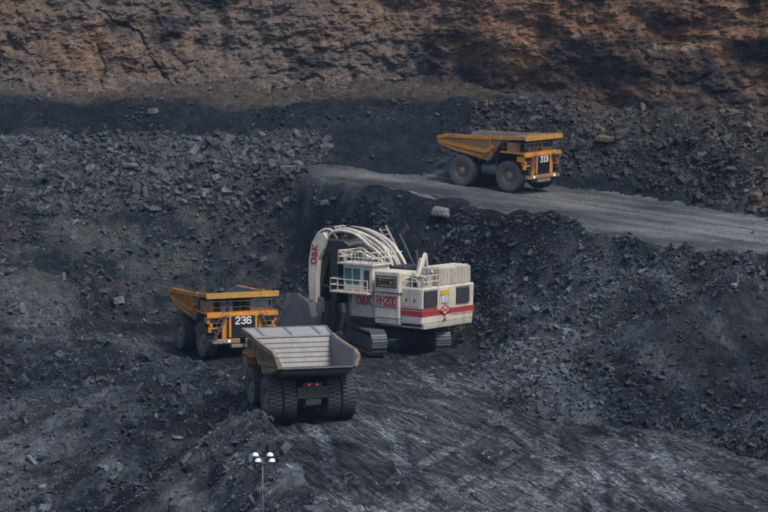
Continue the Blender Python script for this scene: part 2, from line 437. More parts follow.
st = .22
gx = np.arange(-78, 78, st); sty = .165; gy = np.arange(96, 294, sty)
GX, GY = np.meshgrid(gx, gy)
GZ, gpx, gpy, fl, rd, lump, hp = terrain(GX, GY)
for _ in range(4):     # soften needle-steep steps
    gy_, gx_ = np.gradient(GZ, sty, st); k_ = np.clip((np.hypot(gx_, gy_)-1.5)/1.0, 0, 1)
    P_ = np.pad(GZ, 1, 'edge'); A_ = (P_[:-2,1:-1]+P_[2:,1:-1]+P_[1:-1,:-2]+P_[1:-1,2:]+P_[:-2,:-2]+P_[2:,2:]+P_[:-2,2:]+P_[2:,:-2])/8
    GZ = GZ*(1-k_)+A_*k_
_nE = np.interp(gpx, [300,317,419,458,524,592,700,768,960], [173,181,198,204,222,238,259,271,300])
_fE = np.interp(gpx, [300,385,480,570,639,707,768,960], [163,172,181,188,195,209,221,262])
_w2 = sstep(7, 3, np.abs(gpy-_fE))*sstep(300, 312, gpx)*(GY > 190)
_w = sstep(10, 5, np.abs(gpy-_nE))*sstep(290, 305, gpx)*sstep(560, 500, gpx)*(GY > 190); _w = np.maximum(_w, _w2)
for _ in range(10):
    P_ = np.pad(GZ, 1, 'edge'); A_ = (P_[:-2,1:-1]+P_[2:,1:-1]+P_[1:-1,:-2]+P_[1:-1,2:]+P_[:-2,:-2]+P_[2:,2:]+P_[:-2,2:]+P_[2:,:-2])/8
    GZ = GZ*(1-_w)+A_*_w
GZ = GZ+_w*.16*fbm(GX*1.1, GY*1.1, o=3, seed=66)
for _ in range(5):     # take single-cell spikes down
    P_ = np.pad(GZ, 1, 'edge'); A_ = (P_[:-2,1:-1]+P_[2:,1:-1]+P_[1:-1,:-2]+P_[1:-1,2:])/4
    GZ = np.clip(GZ, A_-.16, A_+.12)
def hgt(x, y):
    x = np.asarray(x, float); y = np.asarray(y, float)
    i = np.clip(((x-gx[0])/st), 0, len(gx)-2.001); j = np.clip(((y-gy[0])/sty), 0, len(gy)-2.001)
    i0 = i.astype(int); j0 = j.astype(int); u = i-i0; v = j-j0
    return (GZ[j0, i0]*(1-u)+GZ[j0, i0+1]*u)*(1-v)+(GZ[j0+1, i0]*(1-u)+GZ[j0+1, i0+1]*u)*v

def lerp(a, b, t): return a+(b-a)*t[..., None]
COAL = np.array([.012,.017,.024]); SH = np.array([.054,.062,.070]); BRN = np.array([.095,.076,.060]); LG = np.array([.125,.122,.12])
def rock_color(X, Y, Zz, px, py):
    n = fbm(X*.10, Y*.10, Zz*.16, o=4, seed=121); n2 = fbm(X*.5, Y*.5, Zz*.7, o=4, seed=131)
    c = lerp(COAL, SH, np.clip(.52+2.0*n+1.0*n2, 0, 1.25))
    # coal seam face above the left bench
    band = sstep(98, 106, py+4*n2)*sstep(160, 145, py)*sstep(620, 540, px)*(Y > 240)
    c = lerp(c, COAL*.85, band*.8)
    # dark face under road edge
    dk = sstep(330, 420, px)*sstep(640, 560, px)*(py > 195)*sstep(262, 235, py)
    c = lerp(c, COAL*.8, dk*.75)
    tal = sstep(108, 98, py)*(Y > 245)
    c = lerp(c, BRN*.8, tal*.75*sstep(560, 480, px))
    # rubble bench right of the upper truck
    rr = sstep(545, 600, px)*(py < 215)*(Y > 215)
    c = lerp(c, BRN*.75, rr*np.clip(.45+1.5*n, 0, .9))
    # brown patches in left wall
    lw = sstep(340, 260, px)*sstep(165, 200, py)*sstep(330, 290, py)*(Y > 195)
    c = lerp(c, BRN*.7, lw*np.clip(.1+1.3*n2, 0, .45))
    dd = np.exp(-(((px-120)/110)**2+((py-395)/32)**2))*(Y < 200)*(px < 300)
    c = lerp(c, COAL, np.clip(dd*1.1+.5*n2*dd, 0, .85))
    ll = sstep(350, 385, py)*sstep(330, 290, px)
    sk = fbm((X*.35-Y*.94)*.6+.5*n2, (X*.94+Y*.35)*.08, o=5, seed=151)
    c = c*(1+ll*np.clip(1.1*sk+.6*n2-.1, -.5, .5))[..., None]
    fo = fbm((X*.93+Y*.37)*.6+.4*n2, (Y*.93-X*.37)*.07, o=4, seed=46)
    c = c*(1+sstep(430, 500, px)*(py > 215)*np.clip(1.5*fo, -.45, .7))[..., None]
    hd = np.exp(-(((px-705)/75)**2+((py-360-.15*(px-705))/42)**2))*(Y < 190)
    c = lerp(c, COAL*.85, np.clip(hd*1.2+.3*n2*hd, 0, .9))
    rg = np.exp(-(((py-(268+.95*(765-px)*.0+ .6*(px-760)*-1.2))/16)**2))*sstep(640,690,px)*(Y < 195)*(py < 340)
    c = lerp(c, SH*1.5, np.clip(rg*.6, 0, .6))
    ce = (py > 136)*sstep(190, 165, py)*sstep(330, 290, px)*(Y > 215)
    c = lerp(c, SH*1.15, ce*.6)
    return c
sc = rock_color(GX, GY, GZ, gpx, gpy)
one = np.ones(3)
# floor tint variations (patches of spilled coal / pale clay)
pa = fbm(GX*.07, GY*.05, o=4, seed=141)
ft = lerp(one*.62, one*1.15, np.clip(.5+1.3*pa, 0, 1))
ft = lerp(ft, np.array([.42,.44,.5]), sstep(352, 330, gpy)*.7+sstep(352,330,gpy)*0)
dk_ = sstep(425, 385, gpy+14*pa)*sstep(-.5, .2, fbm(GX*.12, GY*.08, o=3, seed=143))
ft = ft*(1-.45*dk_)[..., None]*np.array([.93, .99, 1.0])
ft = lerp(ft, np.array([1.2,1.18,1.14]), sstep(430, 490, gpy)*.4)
dth = .3*fbm(GX*1.3, GY*1.3, o=3, seed=77)
isf = fl+dth > .5; _g2, _g1 = np.gradient(GZ, sty, st); isr = (rd+dth > .72) & (np.hypot(_g1, _g2) < .45)
TR = [[(330,400),(420,425),(520,465),(600,512),(640,560)],[(300,440),(380,470),(450,520),(470,570)],[(450,372),(520,392),(620,430),(768,490),(860,540)],
      [(430,360),(470,385),(560,440),(650,520),(680,570)],[(768,445),(640,425),(560,405),(500,380)],[(330,512),(430,480),(520,430),(560,395)],[(580,512),(590,455),(570,405)],
      [(640,512),(625,450),(600,400)],[(250,372),(330,380),(420,392),(520,420),(640,470),(768,540)],[(400,512),(500,497),(640,480),(768,465)],[(180,368),(240,372),(300,392),(350,430),(380,500)]]
_m = isf & (gpx > -40) & (gpx < 810); FX = GX[_m]; FY = GY[_m]
tm = np.zeros(FX.shape); lo_ = np.zeros(FX.shape)
for q_, tr in enumerate(TR):
    W_ = [Vector((*at_z(a, b, 0)[:2], 0)) for a, b in tr]; P_ = []
    for i_ in range(len(W_)-1):
        p0, p1, p2, p3 = W_[max(0,i_-1)], W_[i_], W_[i_+1], W_[min(len(W_)-1,i_+2)]
        for u_ in np.linspace(0, 1, 9)[:-1]: P_.append(.5*((2*p1)+(p2-p0)*u_+(2*p0-5*p1+4*p2-p3)*u_*u_+(3*p1-p0-3*p2+p3)*u_**3))
    P_.append(W_[-1]); sd_ = np.full(FX.shape, 99.); al = np.zeros(FX.shape); acc = 0
    for a, b in zip(P_[:-1], P_[1:]):
        ax, ay, bx_, by_ = a.x, a.y, b.x, b.y; L2 = (bx_-ax)**2+(by_-ay)**2+1e-9
        u_ = np.clip(((FX-ax)*(bx_-ax)+(FY-ay)*(by_-ay))/L2, 0, 1); dx_ = FX-ax-u_*(bx_-ax); dy_ = FY-ay-u_*(by_-ay)
        dd = np.hypot(dx_, dy_)*np.sign((bx_-ax)*dy_-(by_-ay)*dx_+1e-12); m_ = np.abs(dd) < np.abs(sd_)
        sd_ = np.where(m_, dd, sd_); al = np.where(m_, acc+u_*L2**.5, al); acc += L2**.5
    for o_ in (-2.3, 2.3):
        g_ = np.abs(sd_-o_-.25*fbm(al*.1, al*0+q_, o=2, seed=5)); w_ = sstep(.5, .36, g_)*(.4+.6*sstep(-.4, .2, fbm(al*.12, sd_*.3, o=3, seed=q_)))
        tm = np.maximum(tm, w_*(.7+.3*np.sign(np.sin(al*5.5)))); lo_ = np.maximum(lo_, sstep(.95, .6, g_)*sstep(.5, .65, g_))
_t = np.zeros(GX.shape); _t[_m] = tm; tm = _t; _t = np.zeros(GX.shape); _t[_m] = lo_; lo_ = _t
trk = tm*isf; ft = ft*(1+1.15*trk-.5*lo_*isf*(1-tm))[..., None]
GZ = GZ-.09*trk+.06*lo_*isf
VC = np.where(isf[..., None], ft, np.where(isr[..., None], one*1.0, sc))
V = np.stack([GX, GY, GZ], -1).reshape(-1, 3); ny, nx = GX.shape
q = (np.arange(ny-1)[:, None]*nx+np.arange(nx-1)[None, :]).ravel()
F = np.stack([q, q+1, q+nx+1, q+nx], 1)
f_f = isf[:-1, :-1].ravel(); f_r = isr[:-1, :-1].ravel()
def submesh(name, mask, mat, colr, smooth):
    Fm = F[mask]; u, inv = np.unique(Fm, return_inverse=True)
    return tag(np_mesh(name, V[u], inv.reshape(Fm.shape), mat, colr.reshape(-1, 3)[u], smooth), kind='structure')
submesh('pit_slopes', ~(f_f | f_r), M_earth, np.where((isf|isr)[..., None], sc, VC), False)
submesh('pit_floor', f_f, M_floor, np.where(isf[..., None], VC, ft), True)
_ar = GX*.6+GY*.8; _br = GX*.8-GY*.6
_rv = 1+.55*fbm(_ar*.75+.4*fbm(_br*.03, _ar*.1, o=2, seed=8), _br*.02, o=4, seed=170)+.25*fbm(GX*.2, GY*.2, o=3, seed=171)
submesh('haul_road', f_r & ~f_f, M_road, VC*0+_rv[..., None], True)

# ------------------------------------------------------------------ cliff (high wall)
cpx = np.array(PX, float); cX = []; cY = []; cZ = []
for j, px in enumerate(PX):
    d, z = KD[j, -2], KZ[j, -2]; cX.append((px-384)/FPX*d); cY.append(d-1.5); cZ.append(z-2.5)
s = np.arange(cX[0], cX[-1], .2)
ly = np.interp(s, cX, cY); lz = np.interp(s, cX, cZ)
ker = np.ones(60)/60; ly = np.convolve(np.pad(ly, 30, 'edge'), ker, 'same')[30:-30]
t = np.arange(0, 34, .17)
S, T = np.meshgrid(s, t); LY = np.interp(S, s, ly); LZ = np.interp(S, s, lz)
ZZ = LZ+T*.96
yy = LY+T*.30
wob = 1.6*fbm(S*.05, ZZ*.05, o=3, seed=200)
tilt = ZZ+.05*S+wob
yy = yy+2.6*fbm(S*.06, tilt*.10, o=4, seed=201)
yy = yy+1.3*ridged(S*.14+.05*tilt, tilt*.15-.05*S, o=5, seed=205)
# ledges: strata stepping
lay = tilt/1.5; li = np.floor(lay); lf = lay-li
ln = _hash(li.astype(np.int64), np.floor(S/7+2*fbm(S*.1, ZZ*.1, o=2, seed=3)).astype(np.int64), 0, 9)
yy = yy+.30*(ln-.5)*sstep(-.2, .4, fbm(S*.07, ZZ*.09, o=3, seed=212))-.10*sstep(.8, 1, lf)
f1, f2, idv = cells(S*.35+.5*fbm(S*.3, ZZ*.3, o=2, seed=1), tilt*.55, 3)
yy = yy+.95*(idv-.5)*sstep(.0, .3, f2-f1)*sstep(-.3, .3, fbm(S*.1, ZZ*.1, o=3, seed=216))
f1, f2, idv = cells(S*.95+.5*fbm(S*.8, ZZ*.8, o=2, seed=2), tilt*1.25, 4)
yy = yy+.26*(idv-.5)
f1, f2, idv = cells(S*1.9+ZZ*.4, ZZ*2.3, 6)
yy = yy+.24*(idv-.5)
yy = yy+.6*fbm(S*.45, tilt*.6, o=6, seed=220, gain=.6)
# talus apron
yy = yy-sstep(5, 0, T)*1.6
# big diagonal crack on the left
ppx, ppy = project(S, yy, ZZ)
wpx = ppx+5*fbm(S*.5, ZZ*.5, o=4, seed=271, gain=.6); wpy = ppy+5*fbm(S*.5+9, ZZ*.5, o=4, seed=272, gain=.6)
def crack(pts, w, dep):
    global yy, crk
    P = np.array(pts, float)
    dmin = np.full(S.shape, 1e9)
    for a, b in zip(P[:-1], P[1:]):
        ab = b-a; u = np.clip(((wpx-a[0])*ab[0]+(wpy-a[1])*ab[1])/(ab@ab), 0, 1)
        dmin = np.minimum(dmin, np.hypot(wpx-a[0]-u*ab[0], wpy-a[1]-u*ab[1]))
    g = np.exp(-(dmin/w)**2)*(1+.6*fbm(S*.6, ZZ*.6, o=3, seed=5)); yy = yy+dep*g; crk = np.maximum(crk, g)
crk = np.zeros(S.shape)
crack([(98,8),(112,20),(125,24),(138,30),(150,55),(160,70),(172,88)], 1.2, .65)
crack([(125,5),(140,10),(128,24)], 4.0, .6)
crack([(95,45),(105,68),(102,90)], 1.4, .6)
crack([(150,68),(178,71)], 1.2, .4)
CL_B = np.array([.165,.106,.070]); CL_G = np.array([.118,.098,.086]); CL_D = np.array([.024,.028,.035]); CL_R = np.array([.20,.105,.060])
n = fbm(S*.06, tilt*.10, o=5, seed=230); n2 = fbm(S*.35, tilt*.45, o=5, seed=240, gain=.65)
cc = lerp(CL_B, CL_G, np.clip(.45+1.1*n+.7*n2-.45*sstep(380,600,ppx), 0, 1))
cc = lerp(cc, CL_R, np.clip(sstep(400, 560, ppx)*(.45+1.3*n2), 0, 1))
cc = lerp(cc, CL_D, np.clip(sstep(.08, .36, fbm(S*.09+4, tilt*.16, o=5, seed=250))*.5*sstep(240, 400, ppx), 0, 1))
cc = lerp(cc, CL_D, np.clip(sstep(.12, .34, fbm(S*.2+4, tilt*.3, o=4, seed=255))*.75, 0, 1))
vst = fbm(S*.55+.3*fbm(S*.3, ZZ*.3, o=2, seed=6), ZZ*.07, o=4, seed=262)
cc = cc*(1-.35*sstep(.12, .4, vst)*sstep(300, 480, ppx))[..., None]
frc = np.minimum(np.abs(fbm(S*.35, tilt*.5, o=4, seed=263)), np.abs(fbm(S*.25+7, tilt*.7, o=4, seed=264)))
cc = cc*(1-.6*sstep(.02, .0, frc))[..., None]
# dark weathered foot on right part, grey talus on left
bnd = np.interp(ppx, [380,480,560,640,700,768], [84,66,76,92,86,92])
cc = lerp(cc, CL_D, sstep(-6, 10, ppy-bnd+14*n2)*sstep(370, 470, ppx)*.65)
cc = lerp(cc, CL_G*.95, sstep(62, 84, ppy+8*n2)*sstep(470, 330, ppx)*.6)
cc = lerp(cc, np.array([.24,.18,.12]), np.clip(sstep(.3,.45,vnoise(S*.22, tilt*.9, seed=260)), 0, 1)*sstep(620,660,ppx)*sstep(735,700,ppx)*sstep(8,0,np.abs(ppy-48))*.6)
ny2, nx2 = S.shape
q = (np.arange(ny2-1)[:, None]*nx2+np.arange(nx2-1)[None, :]).ravel()
tag(np_mesh('cliff', np.stack([S, yy, ZZ], -1).reshape(-1, 3), np.stack([q, q+1, q+nx2+1, q+nx2], 1), M_cliff, cc.reshape(-1, 3)), kind='structure')
CLtopY = LY+34*.3

# surrounding land, coarse, out to the horizon
ox = np.concatenate([np.linspace(-900, -90, 30), np.linspace(-84, 84, 57), np.linspace(90, 900, 30)])
oy = np.concatenate([np.linspace(-700, -20, 14), np.linspace(-10, 90, 26), np.linspace(94, 340, 83), np.linspace(350, 1500, 30)])
OX, OY = np.meshgrid(ox, oy)
wl = np.interp(OX, s, ly)
OZ = np.where(OY > wl+16, np.interp(OX, s, lz)+33.0, -18.5)
side = sstep(79, 100, np.abs(OX))*(OY <= wl+16)*(OY > 90)
OZ = OZ+side*(18.5+hgt(np.clip(OX, -77, 77), np.clip(OY, 97, 293)))
OZ = np.where(OY < 60, np.where(OY < 4, 24.8, np.maximum(-16.5, 24.8-(OY-4)*.8)), OZ)
OZ = OZ+.6*fbm(OX*.05, OY*.05, o=4, seed=300)*(OY > 4)
oc = lerp(COAL*1.5, BRN, np.clip(.5+fbm(OX*.02, OY*.02, o=3, seed=301), 0, 1))
nyo, nxo = OX.shape; q = (np.arange(nyo-1)[:, None]*nxo+np.arange(nxo-1)[None, :]).ravel()
tag(np_mesh('surrounding_land', np.stack([OX, OY, OZ], -1).reshape(-1, 3), np.stack([q, q+1, q+nxo+1, q+nxo], 1), M_earth, oc.reshape(-1, 3), True), kind='structure')

# ------------------------------------------------------------------ loose rock
def hull(seed, n=11, flat=.7):
    r = random.Random(seed); bm = bmesh.new()
    for i in range(n):
        v = Vector((r.uniform(-1,1), r.uniform(-1,1), r.uniform(-1,1)))
        v = v/max(abs(v.x), abs(v.y), abs(v.z))**.95
        bm.verts.new((v.x, v.y*r.uniform(.8,1), v.z*flat))
    res = bmesh.ops.convex_hull(bm, input=bm.verts)
    bmesh.ops.delete(bm, geom=[v for v in bm.verts if not v.link_faces], context='VERTS')
    bmesh.ops.triangulate(bm, faces=bm.faces); bmesh.ops.recalc_face_normals(bm, faces=bm.faces)
    bm.verts.index_update()
    vs = np.array([v.co[:] for v in bm.verts]); fs = np.array([[v.index for v in f.verts] for f in bm.faces]); bm.free(); return vs, fs
def slab(seed):
    r = random.Random(seed); bm = bmesh.new()
    fx, fy, fz_ = 1, r.uniform(.55, .95), r.uniform(.35, .8)
    for a in (-1, 1):
        for b in (-1, 1):
            for c in (-1, 1):
                k = r.uniform(.55, 1); bm.verts.new((a*fx*r.uniform(.6, 1)*k**.3, b*fy*r.uniform(.6, 1)*k**.3, c*fz_*r.uniform(.55, 1)))
    for q in range(seed % 3): bm.verts.new((r.uniform(-1,1), r.uniform(-1,1)*fy, fz_*r.uniform(.9,1.3)))
    bmesh.ops.convex_hull(bm, input=bm.verts)
    bmesh.ops.delete(bm, geom=[v for v in bm.verts if not v.link_faces], context='VERTS')
    bmesh.ops.triangulate(bm, faces=bm.faces); bmesh.ops.recalc_face_normals(bm, faces=bm.faces); bm.verts.index_update()
    vs = np.array([v.co[:] for v in bm.verts]); fs = np.array([[v.index for v in f.verts] for f in bm.faces]); bm.free(); return vs, fs
protos = [slab(i) for i in range(20)]
def scatter(name, label, X, Y, size, col, mat=M_frag, zoff=.1, group=None):
    n = len(X); Zt = hgt(X, Y); Vs = []; Fs = []; Cs = []; off = 0
    ang = rng.uniform(0, 2*np.pi, (n, 3)); ang[:, 0] = rng.normal(0, .6, n); ang[:, 1] = rng.normal(0, .6, n)
    sc3 = size[:, None]*np.stack([rng.uniform(.6, 1.5, n), rng.uniform(.5, 1.0, n), rng.uniform(.4, .95, n)], 1)
    pid = rng.integers(0, len(protos), n)
    cx, sx = np.cos(ang[:, 0]), np.sin(ang[:, 0]); cy, sy = np.cos(ang[:, 1]), np.sin(ang[:, 1]); cz, sz = np.cos(ang[:, 2]), np.sin(ang[:, 2])
    for k, (pv, pf) in enumerate(protos):
        m = pid == k; c = m.sum()
        if not c: continue
        P = pv[None]*sc3[m][:, None]
        x, y, z = P[..., 0], P[..., 1], P[..., 2]
        a, b = cx[m][:, None], sx[m][:, None]; y, z = a*y-b*z, b*y+a*z
        a, b = cy[m][:, None], sy[m][:, None]; x, z = a*x+b*z, -b*x+a*z
        a, b = cz[m][:, None], sz[m][:, None]; x, y = a*x-b*y, b*x+a*y
        W = np.stack([x+X[m][:, None], y+Y[m][:, None], z+(Zt[m]+zoff*size[m])[:, None]], -1)
        Vs.append(W.reshape(-1, 3)); Fs.append((pf[None]+(np.arange(c)*len(pv))[:, None, None]).reshape(-1, 3)+off)
        Cs.append(np.repeat(col[m], len(pv), 0)); off += c*len(pv)
    return tag(np_mesh(name, np.concatenate(Vs), np.concatenate(Fs), mat, np.concatenate(Cs)), label, 'rubble', kind='stuff')
n = 720000
X = rng.uniform(-76, 76, n); Y = rng.uniform(110, 290, n)
Zc = hgt(X, Y); px, py = project(X, Y, Zc)
keep = (px > -60) & (px < 830); X, Y, Zc, px, py = X[keep], Y[keep], Zc[keep], px[keep], py[keep]
ii = ((X-gx[0])/st).astype(int); jj = ((Y-gy[0])/sty).astype(int)
F_ = fl[jj, ii]; R_ = rd[jj, ii]; H_ = hp[jj, ii]
patch = fbm(X*.15, Y*.15, o=3, seed=400)
_hd = np.exp(-(((px-710)/72)**2+((py-355-.15*(px-710))/46)**2))*(Y < 190)
_gy, _gx = np.gradient(GZ, sty, st); _sl = np.hypot(_gy, _gx); _sl = np.clip(_sl, 0, 3)[jj, ii]
u = rng.random(len(X))/(1+1.6*np.clip(_sl-.3, 0, 2))*(1+1.6*_hd)
open_ = (F_ < .4) & (R_ < .4)
base_c = rock_color(X, Y, Zc, px, py)
jit = rng.uniform(.5, 1.5, len(X))[:, None]
warm = rng.normal(0, .05, len(X))[:, None]*np.array([1, 0, -1])
def pal(m, tint, k=.5): return np.clip((base_c[m]*(1-k)+tint*k)*jit[m]*(1+warm[m]), .012, .4)
pw = rng.pareto(2.6, len(X))
# crest rubble left
m = open_ & (py > 134) & (py < 212+14*patch) & (px < 330) & (Y > 212) & (u < .42*sstep(-.5, .1, patch+.35*sstep(190, 160, py)))
scatter('crest_rubble', 'pale grey slabs of broken rock heaped along the left bench crest', X[m], Y[m], np.clip(.10+.15*pw[m], .08, .6), pal(m, np.array([.066,.070,.074]), .5), zoff=.2)
# right bench rubble
m = open_ & (px > 470) & (Y > 210) & (py < 225) & (py > 100) & (u < .45*sstep(-.6, .3, patch))
scatter('bench_rubble', 'brown and grey slabs of broken rock beyond the haul road', X[m], Y[m], np.clip(.09+.12*pw[m], .07, .65), pal(m, BRN*.75, .35), zoff=.2)
# coal band
m = open_ & (px <= 470) & (Y > 240) & (py < 175) & (u < .13*sstep(-.3, .4, patch))
scatter('ledge_rubble', 'loose dark fragments on the ledge under the brown cliff', X[m], Y[m], np.clip(.08+.1*pw[m], .06, .4), pal(m, SH, .3), zoff=.2)
# wall face
m = open_ & (Y > 190) & (Y < 250) & (py > 195) & (py < 345) & (px < 480) & (u < .4*sstep(-.6, .4, patch))
scatter('wall_rubble', 'loose grey fragments lying on the quarried left wall', X[m], Y[m], np.clip(.07+.09*pw[m], .06, .45), pal(m, SH*1.2, .3), zoff=.2)
# right slope
m = open_ & (px > 440) & (py > 215) & (Y < 215) & (u < .75*sstep(-.7, 0, patch))
scatter('slope_rubble', 'fine tumbled grey rock covering the slope below the haul road', X[m], Y[m], np.clip(.075+.08*pw[m], .06, .4)*(1-.4*_hd[m]), pal(m, SH*1.3, .3)*(1-.45*_hd[m])[:, None], zoff=.25)
# left dump face
m = open_ & (px < 340) & (Y < 205) & (u < .8*sstep(-.8, .3, patch))
scatter('dump_rubble', 'small loose stones scattered down the lower left dump face', X[m], Y[m], np.clip(.045+.065*pw[m], .04, .5), pal(m, SH*1.4, .3), zoff=.2)
# floor stones
m = (F_ > .4) & (u < .10*sstep(0, .4, patch))
scatter('floor_stones', 'small loose stones scattered over the churned pit floor', X[m], Y[m], np.clip(.05+.05*pw[m], .05, .28), pal(m, LG*1.0, .6), zoff=.3)
m = (R_ > .3) & (u < .05*sstep(.1, .5, patch))
scatter('road_stones', 'small stones lying loose on the haul road', X[m], Y[m], np.clip(.05+.04*pw[m], .05, .2), pal(m, SH*1.3, .5), zoff=.3)

# individual boulders
def boulder(px, py, w, h, label, col, seed, Yg):
    Yt = Yg
    for yy_ in np.arange(120, 290, .4):      # walk the sight line to the ground
        p = at_y(px, py, yy_)
        if p[2] < float(hgt(p[0], yy_)): Yt = yy_; break
    p = at_y(px, py, Yt); s_ = Yt/FPX
    vs, fs = slab(seed*3); vs = vs*np.array([1, 1.1, 1.3])
    b = bmesh.new()
    bv = [b.verts.new((v[0]*w*s_/2, v[1]*w*s_/2*.7, v[2]*h*s_/2)) for v in vs]
    for f in fs: b.faces.new([bv[i] for i in f])
    bmesh.ops.bevel(b, geom=b.edges[:], offset=.05*w*s_, segments=1, affect='EDGES')
    me = bpy.data.meshes.new('boulder'); b.to_mesh(me); b.free()
    a = me.color_attributes.new('rock', 'FLOAT_COLOR', 'POINT')
    a.data.foreach_set('color', np.tile(np.array([*col, 1], np.float32), len(me.vertices)))
    me.materials.append(M_earth)
    o = bpy.data.objects.new('boulder', me); C.objects.link(o)
    o.location = (p[0], p[1], float(hgt(p[0], p[1]))+h*s_*.25); o.rotation_euler = (0, .1, seed)
    return tag(o, label, 'boulder', 'large boulders lying about the pit')
g1 = (.17,.17,.175)
boulder(441, 219, 27, 16, 'large pale flat boulder below the haul road, right of the shovel boom', g1, 31, 212)
boulder(206, 199, 15, 11, 'pale rounded boulder high on the left wall, larger of the pair', g1, 32, 238)
boulder(190, 192, 12, 8, 'small pale boulder just left of the rounded one on the left wall', (.2,.2,.21), 33, 238)
boulder(153, 114, 15, 9, 'pale boulder lying on the dark ledge under the brown cliff', (.15,.15,.15), 34, 266)
boulder(119, 305, 14, 14, 'grey boulder at the foot of the left wall behind truck 236', (.16,.165,.17), 35, 225)
boulder(22, 314, 11, 14, 'pale upright slab on the far left slope', (.19,.19,.19), 36, 205)
boulder(605, 145, 26, 15, 'tan boulder on the rubble bench right of truck 319', (.17,.115,.075), 37, 240)
boulder(178, 440, 12, 7, 'pale boulder low on the dump face near the bottom of the frame', (.17,.17,.16), 38, 160)
boulder(156, 420, 6, 14, 'thin pale shard standing on the dump face below truck 236', (.17,.17,.17), 39, 160)
boulder(130, 168, 22, 11, 'big grey slab in the middle of the crest rubble', (.14,.14,.15), 40, 240)
boulder(92, 172, 18, 9, 'grey slab left of the biggest one in the crest rubble', (.13,.13,.14), 41, 240)
boulder(734, 292, 13, 7, 'pale stone lying on top of the dark spoil heap at right', (.2,.2,.21), 42, 170)
boulder(757, 202, 16, 11, 'brownish boulder beside the haul road at the right edge of the frame', (.15,.11,.085), 43, 215)

# ------------------------------------------------------------------ haul trucks
def copy_tree(o, parent=None):
    c = o.copy(); C.objects.link(c)
    if parent: c.parent = parent
    for ch in list(o.children): copy_tree(ch, c)
    return c
def wheel(parent, x, y, out):
    w = empty('wheel', (x, y, 1.6)); w.parent = parent
    tp = MB()
    prof = [(.80,-.42),(1.0,-.47),(1.35,-.50),(1.50,-.47),(1.56,-.40),(1.575,0),(1.56,.40),(1.50,.47),(1.35,.50),(1.0,.47),(.80,.42)]
    prof = prof+[(.8,.3),(.8,-.3),(.8,-.42)]; tp.lathe(prof, 40, cap=False)
    ty = tp.build('tyre', TY, w, True)
    tr = MB()
    for k in range(34):
        a = 2*math.pi*k/34; c_, s_ = math.cos(a), math.sin(a)
        for sd in (-1, 1):
            a2 = a+.045*sd+.02
            c_, s_ = math.cos(a2), math.sin(a2)
            tx, tz = -s_, c_
            P = []
            for rr in (1.55, 1.615):
                for (dt, dy) in ((-.085, .03*sd), (.085, .03*sd), (.065, .485*sd), (-.105, .485*sd)):
                    r2 = rr-(.05 if abs(dy) > .3 else 0)
                    P.append((c_*r2+tx*dt, dy, s_*r2+tz*dt))
            tr.hexa(P)
    tr.build('tread', TT, ty)
    rp = MB(); o = out
    rp.lathe([(.82,-.36*o),(.82,.38*o),(.74,.40*o),(.66,.24*o),(.5,.18*o),(.46,.30*o),(.36,.33*o),(.3,.42*o),(.12,.44*o)] if o > 0 else
             [(.12,-.44),(.3,-.42),(.36,-.33),(.46,-.30),(.5,-.18),(.66,-.24),(.74,-.40),(.82,-.38),(.82,.36)], 28)
    for k in range(12):
        a = 2*math.pi*k/12; rp.tube((.58*math.cos(a), .19*o, .58*math.sin(a)), (.58*math.cos(a), .25*o, .58*math.sin(a)), .035, 6)
    rp.build('rim', RM, w, True)
    return w

